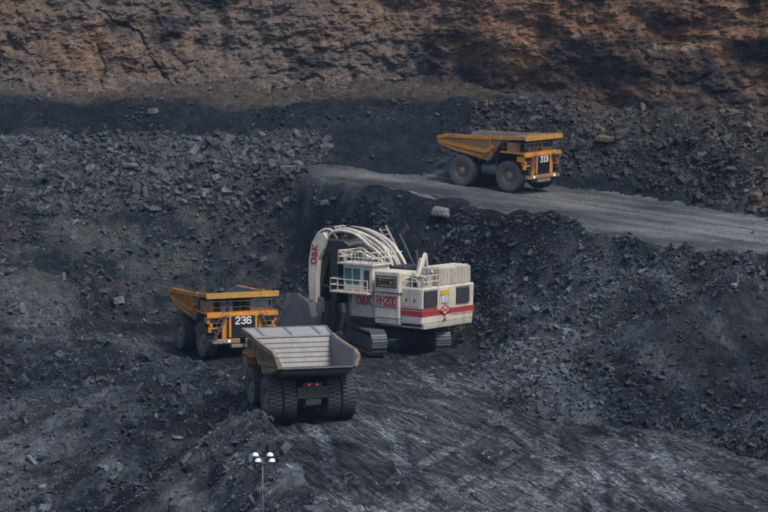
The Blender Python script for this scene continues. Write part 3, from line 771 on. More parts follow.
def truck(number, label, side_mat, inner_mat, canopy_mat, headboard_mat, panel_mat, pockets, lamps, cabin=True):
    YP = Y_ if number else Y2
    T_ = empty('haul_truck'); tag(T_, label, 'dump truck', 'mining haul trucks')
    for sd in (1, -1):
        wheel(T_, 2.85, 2.5*sd, sd)
        wheel(T_, -2.85, 2.64*sd, sd); wheel(T_, -2.85, 1.58*sd, sd)
    # chassis
    m = MB()
    for sd in (1, -1):
        m.prism([(-4.3,2.1),(-4.3,2.5),(0,2.6),(4.6,2.35),(4.6,1.65),(1,1.65),(-2,1.8)], sd*.75-.2, sd*.75+.2)
    for x in (-4.1, -1.2, 1.2, 3.9): m.box(x-.2, x+.2, -.73, .73, 1.75, 2.3)
    m.build('chassis', DK, T_)
    m = MB(); m.lathe([(.3,-2.3),(.45,-1.3),(.75,-.6),(.75,.6),(.45,1.3),(.3,2.3)], 20, (-2.85,0,1.6)); m.box(-3.5,-2.2,-.5,.5,1.0,1.9)
    m.build('rear_axle', DK, T_, True)
    m = MB(); m.box(2.5,3.2,-2.2,2.2,1.35,1.85); m.tube((2.85,-1.6,1.9),(2.75,-1.25,3.1),.22,10); m.tube((2.85,1.6,1.9),(2.75,1.25,3.1),.22,10)
    m.build('front_axle', DK, T_)
    m = MB(); m.tube((.4,-1.35,1.9),(.2,-1.35,2.85),.2,10); m.build('hoist_cylinder', MG, T_, True)
    m = MB(); m.tube((.4,1.35,1.9),(.2,1.35,2.85),.2,10); m.build('hoist_cylinder', MG, T_, True)
    m = MB(); m.tube((-.9,-1.75,1.95),(1.1,-1.75,1.95),.62,20); m.build('fuel_tank', MG, T_, True)
    m = MB(); m.box(-.6,1.0,1.3,2.15,1.5,2.35); m.build('hydraulic_tank', BR, T_, bevel=.06)
    m = MB(); m.box(-4.45,-4.3,-1.1,1.1,1.75,2.55); m.box(-4.6,-4.45,-.55,.55,1.3,1.7); m.build('rear_frame_plate', DK, T_)
    for y in (-.28, .28):
        m = MB(); m.tube((-4.47,y,2.72),(-4.56,y,2.72),.07,10); m.build('tail_light', RL, T_)
    m = MB(); m.box(-4.47,-4.35,-.7,.7,2.56,2.86); m.build('tail_light_bar', DK, T_)
    # nose
    m = MB(); m.box(3.3,4.92,-1.25,1.25,1.9,3.86); m.box(4.92,5.02,-1.25,-1.06,1.9,3.86); m.box(4.92,5.02,1.06,1.25,1.9,3.86); m.box(4.92,5.02,-1.06,1.06,3.66,3.86)
    m.build('hood', YP, T_, bevel=.04)
    g = MB(); g.box(4.92,4.97,-1.055,1.055,1.95,3.65)
    for k in range(9): g.box(4.97,5.0,-1.05,1.05,2.0+k*.11,2.05+k*.11)
    g = g.build('grille', BL, T_)
    m = MB(); m.box(4.985,5.03,-1.0,1.0,3.0,3.62); pn = m.build('number_panel', BL, g)
    if number: text(number, 'fleet_number', .74, WH, g, (5.045, 0, 3.31), (R(90), 0, R(90)), .01, 1.0, .03)
    # bumper, fenders, deck
    m = MB(); m.box(4.75,5.12,-2.75,2.75,1.42,1.80); m.prism([(4.3,1.0),(5.15,1.05),(5.15,1.35),(4.3,1.35)], -1.1, 1.1)
    m.build('bumper', BR, T_, bevel=.05)
    for k, y in enumerate((-1.75,-1.3,1.3,1.75)):
        m = MB(); m.tube((5.12,y,1.62),(5.17,y,1.62),.10,14)
        m.build('headlight', HL if k in lamps else WS, T_, True)
    for sd in (1, -1):
        m = MB()
        m.box(3.9,4.75,sd*2.2-.9,sd*2.2+.9,3.1,3.62); m.box(4.5,4.8,sd*2.2-.8,sd*2.2+.8,2.35,2.75)
        m.box(4.5,4.86,sd*1.62-.2,sd*1.62+.2,1.8,3.6); m.box(4.2,4.78,sd*2.75-.12,sd*2.75+.12,2.75,3.1)
        m.build('fender', YP, T_, bevel=.04)
        m = MB(); m.box(4.801,4.84,sd*2.25-.5,sd*2.25+.5,2.42,2.68); m.build('light_cluster', BL, T_)
        m = MB(); m.box(4.752,4.79,sd*2.25-.6,sd*2.25+.6,3.2,3.5); m.build('fender_vent', BL, T_)
        # stairs
        m = MB()
        a = Vector((5.0, sd*2.6, 1.85)); b = Vector((4.95, sd*1.5, 3.85))
        for dx in (0, .5): m.beam(a+Vector((dx*.6-.05,0,0)), b+Vector((dx*.6,0,0)), .04, .07)
        for k in range(7):
            p = a.lerp(b, (k+.5)/7); m.box(p.x-.03,p.x+.3,p.y-.16,p.y+.16,p.z-.02,p.z+.03)
        m.tube(a+Vector((.3,0,.9)), b+Vector((.3,0,.9)), .03); m.tube(a+Vector((.3,0,0)), a+Vector((.3,0,.9)), .03)
        m.build('stairway', MG, T_)
    m = MB(); m.box(1.9,4.9,-3.15,3.15,3.88,4.0); m.box(4.78,4.95,-3.15,3.15,3.62,3.88); m.build('deck', YP, T_)
    m = MB()
    pts = [(2.2,-3.1),(4.85,-3.1),(4.85,-1.5)], [(4.85,1.7),(4.85,3.1),(2.2,3.1)], [(4.85,-1.5),(4.85,1.1)]
    for pl in pts:
        for zz in (4.45, 4.95): m.path([(x,y,zz) for x, y in pl], .02)
        for (x0,y0),(x1,y1) in zip(pl[:-1], pl[1:]):
            k_ = max(1, int(math.hypot(x1-x0,y1-y0)/1.0))
            for i in range(k_+1): m.tube((x0+(x1-x0)*i/k_, y0+(y1-y0)*i/k_, 4.0), (x0+(x1-x0)*i/k_, y0+(y1-y0)*i/k_, 4.95), .018)
    m.build('handrail', MG, T_)
    # cab
    cb = MB(); cb.hexa([(2.2,.95,4.0),(4.15,.95,4.0),(4.15,2.95,4.0),(2.2,2.95,4.0),(2.3,1.0,5.08),(3.98,1.0,5.08),(3.98,2.9,5.08),(2.3,2.9,5.08)])
    cb = cb.build('cab', Y2, T_, bevel=.06)
    m = MB(); m.hexa([(4.10,1.1,4.3),(4.16,1.1,4.3),(4.16,2.8,4.3),(4.10,2.8,4.3),(4.0,1.12,5.0),(4.05,1.12,5.0),(4.05,2.78,5.0),(4.0,2.78,5.0)]); m.build('windscreen', GL, cb)
    m = MB(); m.box(2.55,3.25,2.93,2.97,4.35,4.98); m.box(3.4,3.85,2.93,2.97,4.35,4.98); m.build('side_window', GL, cb)
    m = MB(); m.box(2.15,4.2,.9,3.0,5.09,5.16); m.build('cab_roof', YP, cb)
    # engine kit on the deck
    for y in (-.9, -1.55):
        m = MB(); m.tube((4.2,y,4.0),(4.2,y,4.95),.26,14); m.tube((4.2,y,4.95),(4.2,y,5.1),.12,10); m.build('air_cleaner', MG, T_, True)
    m = MB(); m.box(2.6,3.6,-3.0,-2.1,4.0,4.9); m.build('electrical_cabinet', Y2, T_, bevel=.05)
    m = MB(); m.tube((2.5,-.4,3.9),(2.5,-.4,5.0),.14,10); m.tube((2.5,.4,3.9),(2.5,.4,5.0),.14,10); m.build('exhaust', DK, T_)
    for sd in (1, -1):
        m = MB(); m.box(4.85,4.93,sd*3.1-.2,sd*3.1+.2,4.5,5.0); m.tube((4.7,sd*3.0,4.0),(4.9,sd*3.1,4.6),.03); m.build('mirror', DK, T_)
    # ---------------- dump body
    B = empty('dump_body', (0,0,0)); B.parent = T_
    # profiles in x,z : floor line and rim line
    def fz(x): return float(np.interp(x, [-5.95,-4.2,-.6,.2,1.95], [4.15,3.6,3.0,2.95,5.2]))
    xs = [-5.95,-5.2,-4.2,-3,-1.6,-.6,.2,.8,1.4,1.95]
    top = lambda x: float(np.interp(x, [-5.95,-5.3,-.5,1.95], [4.8,5.1,5.28,5.34]))
    hwf = 2.5; hwt = 2.76
    v = []; f = []
    th = .09
    m = MB()   # floor + headboard plate
    for a, b in zip(xs[:-1], xs[1:]):
        if b <= .2:
            m.hexa([(a,-hwf,fz(a)-th),(b,-hwf,fz(b)-th),(b,hwf,fz(b)-th),(a,hwf,fz(a)-th),(a,-hwf,fz(a)),(b,-hwf,fz(b)),(b,hwf,fz(b)),(a,hwf,fz(a))])
    for k in range(14):     # cross liner bars
        x = -5.7+k*.42; m.hexa([(x,-hwf,fz(x)+.005),(x+.16,-hwf,fz(x+.16)+.005),(x+.16,hwf,fz(x+.16)+.005),(x,hwf,fz(x)+.005),(x,-hwf,fz(x)+.06),(x+.16,-hwf,fz(x+.16)+.06),(x+.16,hwf,fz(x+.16)+.06),(x,hwf,fz(x)+.06)])
    m.build('tray_floor', inner_mat, B)
    m = MB()
    def hw(z): return hwf+(hwt-hwf)*min(1, max(0, (z-3.0)/2.5))
    N_ = 7
    for k in range(N_):
        a = .2+(1.75)*k/N_; b = .2+1.75*(k+1)/N_; za, zb = fz(a), fz(b); wa, wb = hw(za), hw(zb)
        m.hexa([(a+.1,-wa,za-.05),(b+.1,-wb,zb-.05),(b+.1,wb,zb-.05),(a+.1,wa,za-.05),(a,-wa,za),(b,-wb,zb),(b,wb,zb),(a,wa,za)])
        m.beam((a+.0,-wa+.02,za+.01),(a+.0,wa-.02,za+.01),.08,.05)
    m.build('headboard', headboard_mat, B)
    for sd in (1, -1):
        m = MB()
        for a, b in zip(xs[:-1], xs[1:]):
            za, zb, ta, tb = fz(a), fz(b), top(a), top(b)
            wa, wb, ua, ub = (hwf if b <= .2 else hw(za)), (hwf if b <= .2 else hw(zb)), hwt, hwt
            if b > .2 and a >= .2: wa, wb = hw(za), hw(zb)
            P = [(a,sd*wa,za),(b,sd*wb,zb),(b,sd*(wb+.08),zb-.06),(a,sd*(wa+.08),za-.06),(a,sd*ua,ta),(b,sd*ub,tb),(b,sd*(ub+.08),tb),(a,sd*(ua+.08),ta)]
            m.hexa(P)
        w_ = m.build('side_wall', inner_mat, B)
        m = MB()
        for a, b in zip(xs[:-1], xs[1:]):
            za, zb, ta, tb = fz(a), fz(b), top(a), top(b)
            wa, wb = (hwf, hwf) if b <= .2 else (hw(za), hw(zb))
            m.hexa([(a,sd*(wa+.085),za-.05),(b,sd*(wb+.085),zb-.05),(b,sd*(wb+.12),zb-.05),(a,sd*(wa+.12),za-.05),(a,sd*(hwt+.085),ta-.02),(b,sd*(hwt+.085),tb-.02),(b,sd*(hwt+.12),tb-.02),(a,sd*(hwt+.12),ta-.02)])
        m.build('side_panel', panel_mat, B)
        # outer ribs
        r_ = MB()
        def sp_(x, q):   # point on the outer side at x, fraction q of height
            z0, z1 = fz(x), top(x); w0 = hwf if x <= .2 else hw(z0)
            return (x, sd*(w0+(hwt-w0)*q+.2), z0+(z1-z0)*q)
        def rail(x0, x1, q0, q1, hh, ww, n_=8):
            for k in range(n_):
                a = x0+(x1-x0)*k/n_; b = x0+(x1-x0)*(k+1)/n_
                r_.beam(sp_(a, q0+(q1-q0)*k/n_), sp_(b, q0+(q1-q0)*(k+1)/n_), ww, hh)
        rail(-5.92, 1.9, .93, .95, .34, .2)
        rail(-5.92, -.4, .12, .12, .3, .2)
        if pockets:
            rail(-5.7, .9, .38, .36, .24, .28)
            for k in range(8):
                x = -5.6+k*.82; r_.beam(sp_(x, .38), sp_(x, .93), .26, .2)
        else:
            rail(-5.85, .9, .42, .36, .36, .32)
        for x in (-5.88, .55): 
            r_.beam(sp_(x, .02), sp_(x, .95), .24, .22)
        r_.build('side_ribs', side_mat, B)
    # underside beams
    m = MB()
    for k in range(7):
        x = -5.5+k*.9; m.box(x-.12, x+.12, -hwf, hwf, fz(x)-.34, fz(x)-.1)
    for y in (-.95, .95): m.prism([(-4.6,fz(-4.6)-.4),(-.6,2.64),(.6,2.66),(.6,2.9),(-.6,2.88),(-4.6,fz(-4.6)-.1)], y-.15, y+.15)
    m.build('underside_frame', DK, B)
    # canopy
    cz0, cz1 = 5.26, 5.52; x0, x1 = 1.95, 4.85; wv = 3.1
    m = MB(); m.hexa([(x0,-hwt-.08,cz0-.0),(x1,-wv,cz1),(x1,wv,cz1),(x0,hwt+.08,cz0),(x0,-hwt-.08,cz0+.1),(x1,-wv,cz1+.1),(x1,wv,cz1+.1),(x0,hwt+.08,cz0+.1)])
    cn = m.build('canopy', WS, B)
    m = MB(); m.box(x1+.002, x1+.14, -wv-.1, wv+.1, cz1-.3, cz1+.16)
    for sd in (1, -1): m.beam((x0, sd*(hwt+.16), cz0+.02), (x1+.1, sd*(wv+.07), cz1+.0), .13, .34)
    m.build('canopy_edge', canopy_mat, cn)
    m = MB()
    for k in range(5):
        y = -2.8+k*1.4; m.beam((x0+.05,y*.93,cz0-.14),(x1,y,cz1-.13),.12,.24)
    for y in (-2.1, 0, 2.1): m.beam((x0+.2,y,cz0+.13),(x1-.1,y,cz1+.13),.2,.05)
    m.build('canopy_ribs', ST, cn)
    return T_

def place(t, px, py, z, yaw, pitch=0, roll=0, sc=1):
    p = at_z(px, py, z)
    t.location = (p[0], p[1], z); t.rotation_euler = (roll, pitch, yaw); t.scale = (sc,)*3; return p

t1 = truck('319', 'yellow haul truck numbered 319 with lit headlights, on the upper haul road', Y_, ST, YL, ST, Y2, False, (2, 3) if False else (0, 3))
r = road_hit(501.5, 187.5); p = at_y(501.5, 187.5, r[0])
t1.location = (p[0], p[1], p[2]+.02); t1.rotation_euler = (R(1.5), R(3.2), math.atan2(-.62, .785))
t2 = truck('236', 'yellow haul truck numbered 236 waiting left of the white shovel', Y_, ST, YL, ST, BR, True, (1,))
place(t2, 224, 352, .02, R(-67))
t3 = truck('', 'empty haul truck seen from behind with dirty brown tray and red tail lights', BR, ST, ST, ST, BR, True, ())
place(t3, 299, 413, .02, R(90+15))
# ------------------------------------------------------------------ hydraulic shovel
S_ = empty('hydraulic_shovel'); tag(S_, 'cream hydraulic face shovel with red stripe and tall hose arch, digging at the wall', 'excavator')
U_ = empty('undercarriage'); U_.parent = S_; U_.rotation_euler = (0, 0, R(-33))
m = MB(); m.box(-1.6,1.6,-2.6,2.6,1.1,2.0); m.lathe([(1.9,0),(1.9,.1)], 8) if False else None; m.build('car_body', DK, U_, bevel=.1)
m = MB(); 
m.add(*(lambda n: ([(1.75*math.cos(2*math.pi*k/n),1.75*math.sin(2*math.pi*k/n),z) for z in (2.0,2.6) for k in range(n)], [(k,(k+1)%n,n+(k+1)%n,n+k) for k in range(n)]+[tuple(range(n))[::-1],tuple(range(n,2*n))]))(28))
m.build('slew_ring', DK, U_, True)
for sd in (1, -1):
    yc = sd*2.85; tk = empty('crawler_track', (0, yc, 0)); tk.parent = U_
    m = MB(); m.prism([(-3.6,.75),(-3.2,.35),(3.2,.35),(3.6,.75),(3.3,1.55),(-3.3,1.55)], -.42, .42); m.build('track_frame', MG, tk, bevel=.05)
    # belt path
    pts = []
    for k in range(13): a = R(90+180*k/12); pts.append((-3.55+.95*math.cos(a), 1.1+.95*math.sin(a)))
    for k in range(1, 12): pts.append((-3.55+7.1*k/12, .15))
    for k in range(13): a = R(-90+180*k/12); pts.append((3.55+.95*math.cos(a), 1.1+.95*math.sin(a)))
    for k in range(1, 12): pts.append((3.55-7.1*k/12, 2.05-.10*math.sin(math.pi*k/12)))
    # resample to shoes
    m = MB(); L = []; tot = 0; n_ = len(pts)
    for i in range(n_): L.append(tot); tot += math.dist(pts[i], pts[(i+1) % n_])
    ns = 46
    for k in range(ns):
        d0 = tot*k/ns; i = max(j for j in range(n_) if L[j] <= d0); a = pts[i]; b = pts[(i+1) % n_]
        u = (d0-L[i])/max(1e-6, math.dist(a, b)); x = a[0]+(b[0]-a[0])*u; z = a[1]+(b[1]-a[1])*u
        dx, dz = b[0]-a[0], b[1]-a[1]; l = math.hypot(dx, dz); dx /= l; dz /= l
        hl = tot/ns*.46
        m.beam((x-dx*hl,0,z-dz*hl),(x+dx*hl,0,z+dz*hl),1.35,.13)
        nx_, nz_ = dz, -dx
        m.beam((x-dx*.04+nx_*.1,0,z-dz*.04+nz_*.1),(x+dx*.04+nx_*.1,0,z+dz*.04+nz_*.1),1.3,.12)
    m.build('track_belt', MG, tk)
    for x in (-3.55, 3.55):
        m = MB(); m.lathe([(.3,-.45),(.82,-.4),(.82,.4),(.3,.45)], 18, (x,0,1.1)); m.build('sprocket' if x < 0 else 'idler', BK, tk)
    for k in range(6):
        m = MB(); m.lathe([(.1,-.4),(.3,-.36),(.3,.36),(.1,.4)], 14, (-2.6+k*1.04,0,.5)); m.build('roller', DK, tk)
# superstructure
def rail_(m, pts, z0, hgt_=1.0, sp=1.0, r_=.035):
    for zz in (z0+hgt_*.5, z0+hgt_): m.path([(x,y,zz) for x, y in pts], r_)
    for (a0,b0),(a1,b1) in zip(pts[:-1], pts[1:]):
        k_ = max(1, int(math.hypot(a1-a0,b1-b0)/sp))
        for i in range(k_+1): m.tube((a0+(a1-a0)*i/k_,b0+(b1-b0)*i/k_,z0),(a0+(a1-a0)*i/k_,b0+(b1-b0)*i/k_,z0+hgt_), r_)
def smooth_path(pts, n=4):
    P = [Vector(p) for p in pts]; out = []
    for i in range(len(P)-1):
        p0 = P[max(0,i-1)]; p1 = P[i]; p2 = P[i+1]; p3 = P[min(len(P)-1,i+2)]
        for q in range(n):
            u = q/n; out.append(.5*((2*p1)+(p2-p0)*u+(2*p0-5*p1+4*p2-p3)*u*u+(3*p1-p0-3*p2+p3)*u**3))
    out.append(P[-1]); return out
A90 = R(90)
m = MB(); m.box(-5.2,2.4,-3.3,3.3,2.62,3.05); m.build('main_frame', DK, S_, bevel=.05)
eh = MB(); eh.hexa([(-5.75,-3.5,2.85),(-3.45,-3.5,2.85),(-3.45,3.5,2.85),(-5.75,3.5,2.85),(-5.85,-3.55,5.95),(-3.45,-3.55,5.95),(-3.45,3.55,5.95),(-5.85,3.55,5.95)])
eh = eh.build('engine_house', CR, S_, bevel=.14)
m = MB(); m.hexa([(-5.80,-3.545,3.55),(-3.5,-3.545,3.55),(-3.5,3.545,3.55),(-5.80,3.545,3.55),(-5.828,-3.56,4.0),(-3.5,-3.56,4.0),(-3.5,3.56,4.0),(-5.828,3.56,4.0)]); m.build('red_stripe', RED, eh)
m = MB(); m.box(-5.86,-5.80,1.5,3.57,4.1,4.22); m.box(-5.80,-3.5,3.50,3.57,4.1,4.22); m.build('red_stripe', RED, eh)
for yc in (2.5, -1.9):
    lo = MB(); lo.box(-5.93,-5.83,yc-.88,yc+.88,4.35,5.7); lo = lo.build('louvre', DK, eh)
    m = MB()
    for k in range(8): m.hexa([(-5.935,yc-.83,4.40+k*.165),(-5.93,yc-.83,4.40+k*.165),(-5.93,yc+.83,4.40+k*.165),(-5.935,yc+.83,4.40+k*.165),(-6.0,yc-.83,4.44+k*.165),(-5.93,yc-.83,4.47+k*.165),(-5.93,yc+.83,4.47+k*.165),(-6.0,yc+.83,4.44+k*.165)])
    m.build('slats', MG, lo)
YO = .55
m = MB(); m.box(-5.92,-5.85,YO-.55,YO+.55,5.2,5.62); m.build('warning_sign', YS, eh)
m = MB(); m.box(-5.90,-5.85,YO-.42,YO+.42,4.55,5.15); m.build('data_plate', WH, eh)
m = MB()
for k in range(4): m.box(-5.912,-5.90,YO-.3,YO+.3-.1*(k%2),4.63+k*.13,4.67+k*.13)
m.build('data_plate_lines', MG, eh)
def rh(s0): return [(YO, 3.95+s0*.62), (YO+s0, 3.95), (YO, 3.95-s0*.62), (YO-s0, 3.95)]
a, b = rh(.78), rh(.58)
m = MB()
for i in range(4):
    j = (i+1) % 4
    m.hexa([(-5.87,a[i][0],a[i][1]),(-5.87,a[j][0],a[j][1]),(-5.87,b[j][0],b[j][1]),(-5.87,b[i][0],b[i][1]),(-5.90,a[i][0],a[i][1]),(-5.90,a[j][0],a[j][1]),(-5.90,b[j][0],b[j][1]),(-5.90,b[i][0],b[i][1])])
m.build('diamond_emblem', RED, eh)
m = MB(); m.add([(-5.88,y,z) for y, z in b]+[(-5.84,y,z) for y, z in b], [(0,1,2,3),(7,6,5,4),(0,4,5,1),(1,5,6,2),(2,6,7,3),(3,7,4,0)]); m.build('emblem_field', CR, eh)
text('O&K', 'emblem_text', .36, RED, eh, (-5.89,YO,3.95), (A90,0,-A90), .008)
m = MB(); m.add([(-5.86,YO-.25,3.0),(-5.86,YO+.25,3.0),(-5.86,YO,3.32),(-5.80,YO-.25,3.0),(-5.80,YO+.25,3.0),(-5.80,YO,3.32)], [(0,1,2),(5,4,3),(0,3,4,1),(1,4,5,2),(2,5,3,0)]); m.build('small_triangle_mark', RED, eh)
m = MB(); m.box(-5.83,-5.5,-3.3,3.3,2.45,2.85); m.box(-5.5,-1.0,-3.3,3.4,2.5,2.62); m.build('counterweight', CD, S_, bevel=.06)
m = MB()
for y0, y1 in ((-.95,-.05),(1.15,1.6)):
    pass
for (ya, yb, za, zb) in ((1.5,3.45,4.27,4.30),(-3.4,-.3,3.5,3.53),(-2.9,-2.87,2.95,3.5),(.0,.03,4.35,5.8),(1.22,1.25,4.35,5.8),(1.55,3.45,5.78,5.81),(-2.85,-1.0,5.78,5.81)): m.box(-5.875,-5.84,ya,yb,za,zb)
for (xa, xb, za, zb) in ((-5.5,-3.6,4.4,4.43),(-4.6,-4.57,4.43,5.8),(-5.5,-3.6,3.3,3.33)): m.box(xa,xb,3.54,3.575,za,zb)
m.build('panel_seams', CD, eh)
m = MB()
for (x_, z_) in ((-5.0,4.9),(-4.1,4.9)): m.box(x_-.05,x_+.05,3.56,3.62,z_-.12,z_+.12)
m.build('door_handles', DK, eh)
# roof kit on the engine house
rt = MB(); rt.box(-5.6,-3.6,-3.35,.95,5.955,7.45); rt = rt.build('roof_tank', CD, S_, bevel=.1)
m = MB()
for k in range(9): m.box(-5.64,-5.602,-3.2+k*.48,-3.1+k*.48,6.05,7.4)
for k in range(3): m.box(-5.4+k*.6,-5.1+k*.6,-3.2,.8,7.455,7.55)
for k in range(4): m.box(-5.3+k*.45,-5.2+k*.45,.952,.99,6.05,7.4)
m.build('tank_ribs', CR, rt)
m = MB(); rail_(m, [(-5.75,1.2),(-5.75,3.45),(-3.5,3.45),(-3.5,1.5)], 5.96, 1.0, .8, .045); m.build('rear_handrail', CR, S_)
m = MB(); rail_(m, [(-3.4,-3.4),(-.4,-3.4)], 5.96); m.build('side_handrail', CR, S_)
for i, (x, y, h_) in enumerate([(-4.9,2.9,.8),(-4.1,2.9,.8),(-4.9,1.5,1.1),(-2.9,.4,1.2),(-2.6,-.5,1.0)]):
    m = MB(); m.tube((x,y,5.95),(x,y,5.95+h_),.17,12); m.tube((x,y,5.95+h_),(x-.35,y,6.15+h_),.16,12); m.build('exhaust', MG if i%2 else CD, S_, True)
for k in range(5):
    y = 1.4+k*.42; MB().sweep(smooth_path([(-5.0,y,5.98),(-4.9,y,6.5+.1*(k%2)),(-4.3,y+.1,6.75),(-3.3,y,6.4),(-3.2,y,5.98)]), .07, 6).build('pipe', CD, S_, True)
m = MB(); m.box(-4.6,-4.0,2.0,3.0,5.955,6.5); m.build('air_intake', DK, S_, bevel=.05)
m = MB(); m.beam((-3.9,2.1,6.0),(-3.2,-.1,8.5),.24,.34); m.beam((-3.2,-.1,8.5),(-3.1,-.5,6.2),.18,.28); m.beam((-3.7,1.2,6.0),(-3.15,.05,7.9),.12,.16); m.beam((-3.0,1.3,6.0),(-2.6,-.2,8.1),.1,.14)
m.build('service_arm', CR, S_)
# cooler module with RH200 and fan box with the name board, both on the left flank
md = MB(); md.box(-3.42,-.75,1.6,3.75,3.2,5.35); md = md.build('oil_cooler_module', CR, S_, bevel=.08)
m = MB(); m.box(-3.35,-.82,3.752,3.79,4.12,4.18); m.build('panel_seam', MG, md)
bx = MB(); bx.box(-3.6,-.9,1.6,3.95,5.42,7.2); bx = bx.build('fan_box', CR, S_, bevel=.08)
m = MB(); m.box(-3.42,-.75,3.0,3.72,2.7,3.18); m.build('catwalk', CD, S_, bevel=.04)
m = MB(); m.prism([(-.7,3.05),(2.2,3.05),(2.2,5.2),(-.7,5.2)], 1.4, 3.4); pd_ = m.build('cab_pedestal', CD, S_, bevel=.06)
text('O&K', 'maker_lettering', .85, RED, pd_, (.75,3.41,4.5), (A90,0,math.pi), .008, 1.0, .06)
text('RH200', 'model_lettering', .95, RED, md, (-2.08,3.765,4.68), (A90,0,math.pi), .008, .72, .06)
sg = MB(); sg.box(-3.35,-1.1,3.952,4.0,5.85,6.85); sg = sg.build('name_board', BL, bx)
m = MB(); m.box(-3.24,-1.21,4.0,4.015,5.95,6.75); m.build('board_face', OR, sg)
text('BANKS', 'name_lettering', .66, BL, sg, (-2.22,4.022,6.34), (A90,0,math.pi), .008, .9, .08)
c_ = MB(); c_.box(-.3,3.0,1.2,3.5,5.25,7.5); c_ = c_.build('operator_cab', CR, S_, bevel=.08)
m = MB(); m.box(1.1,2.85,3.502,3.54,5.85,7.2); m.build('side_window', GT, c_)
m = MB(); m.box(.05,.65,3.502,3.54,5.5,7.1); m.build('door_window', GL, c_)
m = MB(); m.box(3.002,3.04,1.35,3.35,5.8,7.2); m.build('front_window', GL, c_)
m = MB(); m.box(1.9,1.98,3.542,3.57,5.85,7.2); m.build('window_bar', CR, c_)
m = MB(); m.box(-.5,3.5,1.0,3.75,7.52,7.66); m.build('cab_roof', CR, c_)
m = MB(); m.box(-.4,3.9,3.52,4.3,5.1,5.22); m.box(3.06,3.9,1.2,3.52,5.1,5.22)
rail_(m, [(-.35,4.25),(3.85,4.25),(3.85,1.3)], 5.22, 1.05, .8, .045); m.build('cab_walkway', CR, S_)
m = MB(); rail_(m, [(-.4,1.1),(-.4,3.7),(3.4,3.7),(3.4,1.1)], 7.66, 1.0, .8, .05); m.build('cab_roof_handrail', CR, S_)
m = MB()
for k in range(4): m.beam((.0+k*.9,3.65,7.7),(.5+k*.9,3.65,8.7),.07,.07)
m.build('roof_brace', CR, S_)
m = MB(); m.beam((2.4,3.2,3.0),(2.6,3.2,5.1),.07,.1); m.beam((2.4,2.8,3.0),(2.6,2.8,5.1),.07,.1)
for k in range(7): m.box(2.39+k*.03,2.49+k*.03,2.8,3.2,3.1+k*.28,3.14+k*.28)
m.build('ladder', CD, S_)
# boom
def plate_beam(path, widths, y0, y1, name, mat):
    m = MB(); up = []; lo = []
    for i, (p, w) in enumerate(zip(path, widths)):
        a = Vector(path[max(0, i-1)]); b = Vector(path[min(len(path)-1, i+1)]); d = (b-a).normalized(); nn = Vector((-d[1], d[0]))
        up.append(tuple(Vector(p)+nn*w/2)); lo.append(tuple(Vector(p)-nn*w/2))
    for i in range(len(path)-1):
        m.prism([lo[i], lo[i+1], up[i+1], up[i]], y0, y1)
    return m.build(name, mat, S_, bevel=0)
bm_ = plate_beam([(1.6,3.4),(2.6,5.6),(3.8,7.4),(5.4,8.5),(7.2,8.8)], [1.2,1.8,2.1,1.6,1.1], -1.05, 1.05, 'boom', CD)
m = MB(); m.prism([(1.6,3.0),(2.7,5.0),(4.1,6.7),(5.6,7.8),(7.3,8.2),(7.3,9.2),(5.2,9.2),(3.3,8.1),(1.9,6.0),(1.2,4.0)], 1.055, 1.12); m.build('boom_shade_plate', DK, bm_)  # dark sheet over the cream boom: its shadow side put into the colour
stk = plate_beam([(7.0,9.4),(7.6,8.2),(8.2,6.2),(8.6,3.6)], [1.0,1.6,1.5,1.0], -.95, .95, 'stick', DK)
SPP = [(6.7,9.4),(7.1,9.9),(7.9,9.7),(8.5,8.8),(8.8,7.4),(8.85,5.4),(8.7,3.4),(8.0,3.2),(7.95,5.6),(7.75,7.4),(7.1,8.5)]
m = MB(); m.prism(SPP, .96, 1.5); m.build('stick_side_plate', CR, stk)
text('O&K', 'maker_lettering', .78, RED, stk, (8.14,1.515,7.9), (A90, R(-84), math.pi), .008, 1.1, .07)
m = MB(); m.prism(SPP, -1.5, -.96); m.build('stick_side_plate', CD, stk)
for sd in (1, -1):
    m = MB(); m.tube((2.5,sd*1.35,3.2),(4.0,sd*1.35,5.4),.26,12); m.tube((4.0,sd*1.35,5.4),(4.9,sd*1.35,7.3),.15,10); m.build('boom_cylinder', DK, S_, True)
    m = MB(); m.tube((3.0,sd*.7,4.4),(5.8,sd*.7,4.8),.26,12); m.tube((5.8,sd*.7,4.8),(8.3,sd*.7,5.2),.15,10); m.build('stick_cylinder', DK, S_, True)
    m = MB(); m.tube((4.6,sd*.35,8.6),(6.6,sd*.35,7.0),.24,12); m.tube((6.6,sd*.35,7.0),(8.9,sd*.35,4.4),.14,10); m.build('bucket_cylinder', DK, S_, True)
m = MB(); m.hexa([(6.0,-1.0,3.6),(6.6,-1.0,3.6),(6.6,1.0,3.6),(6.0,1.0,3.6),(5.6,-1.0,8.2),(6.8,-1.0,8.2),(6.8,1.0,8.2),(5.6,1.0,8.2)]) ; m.build('bucket_link', DK, S_)
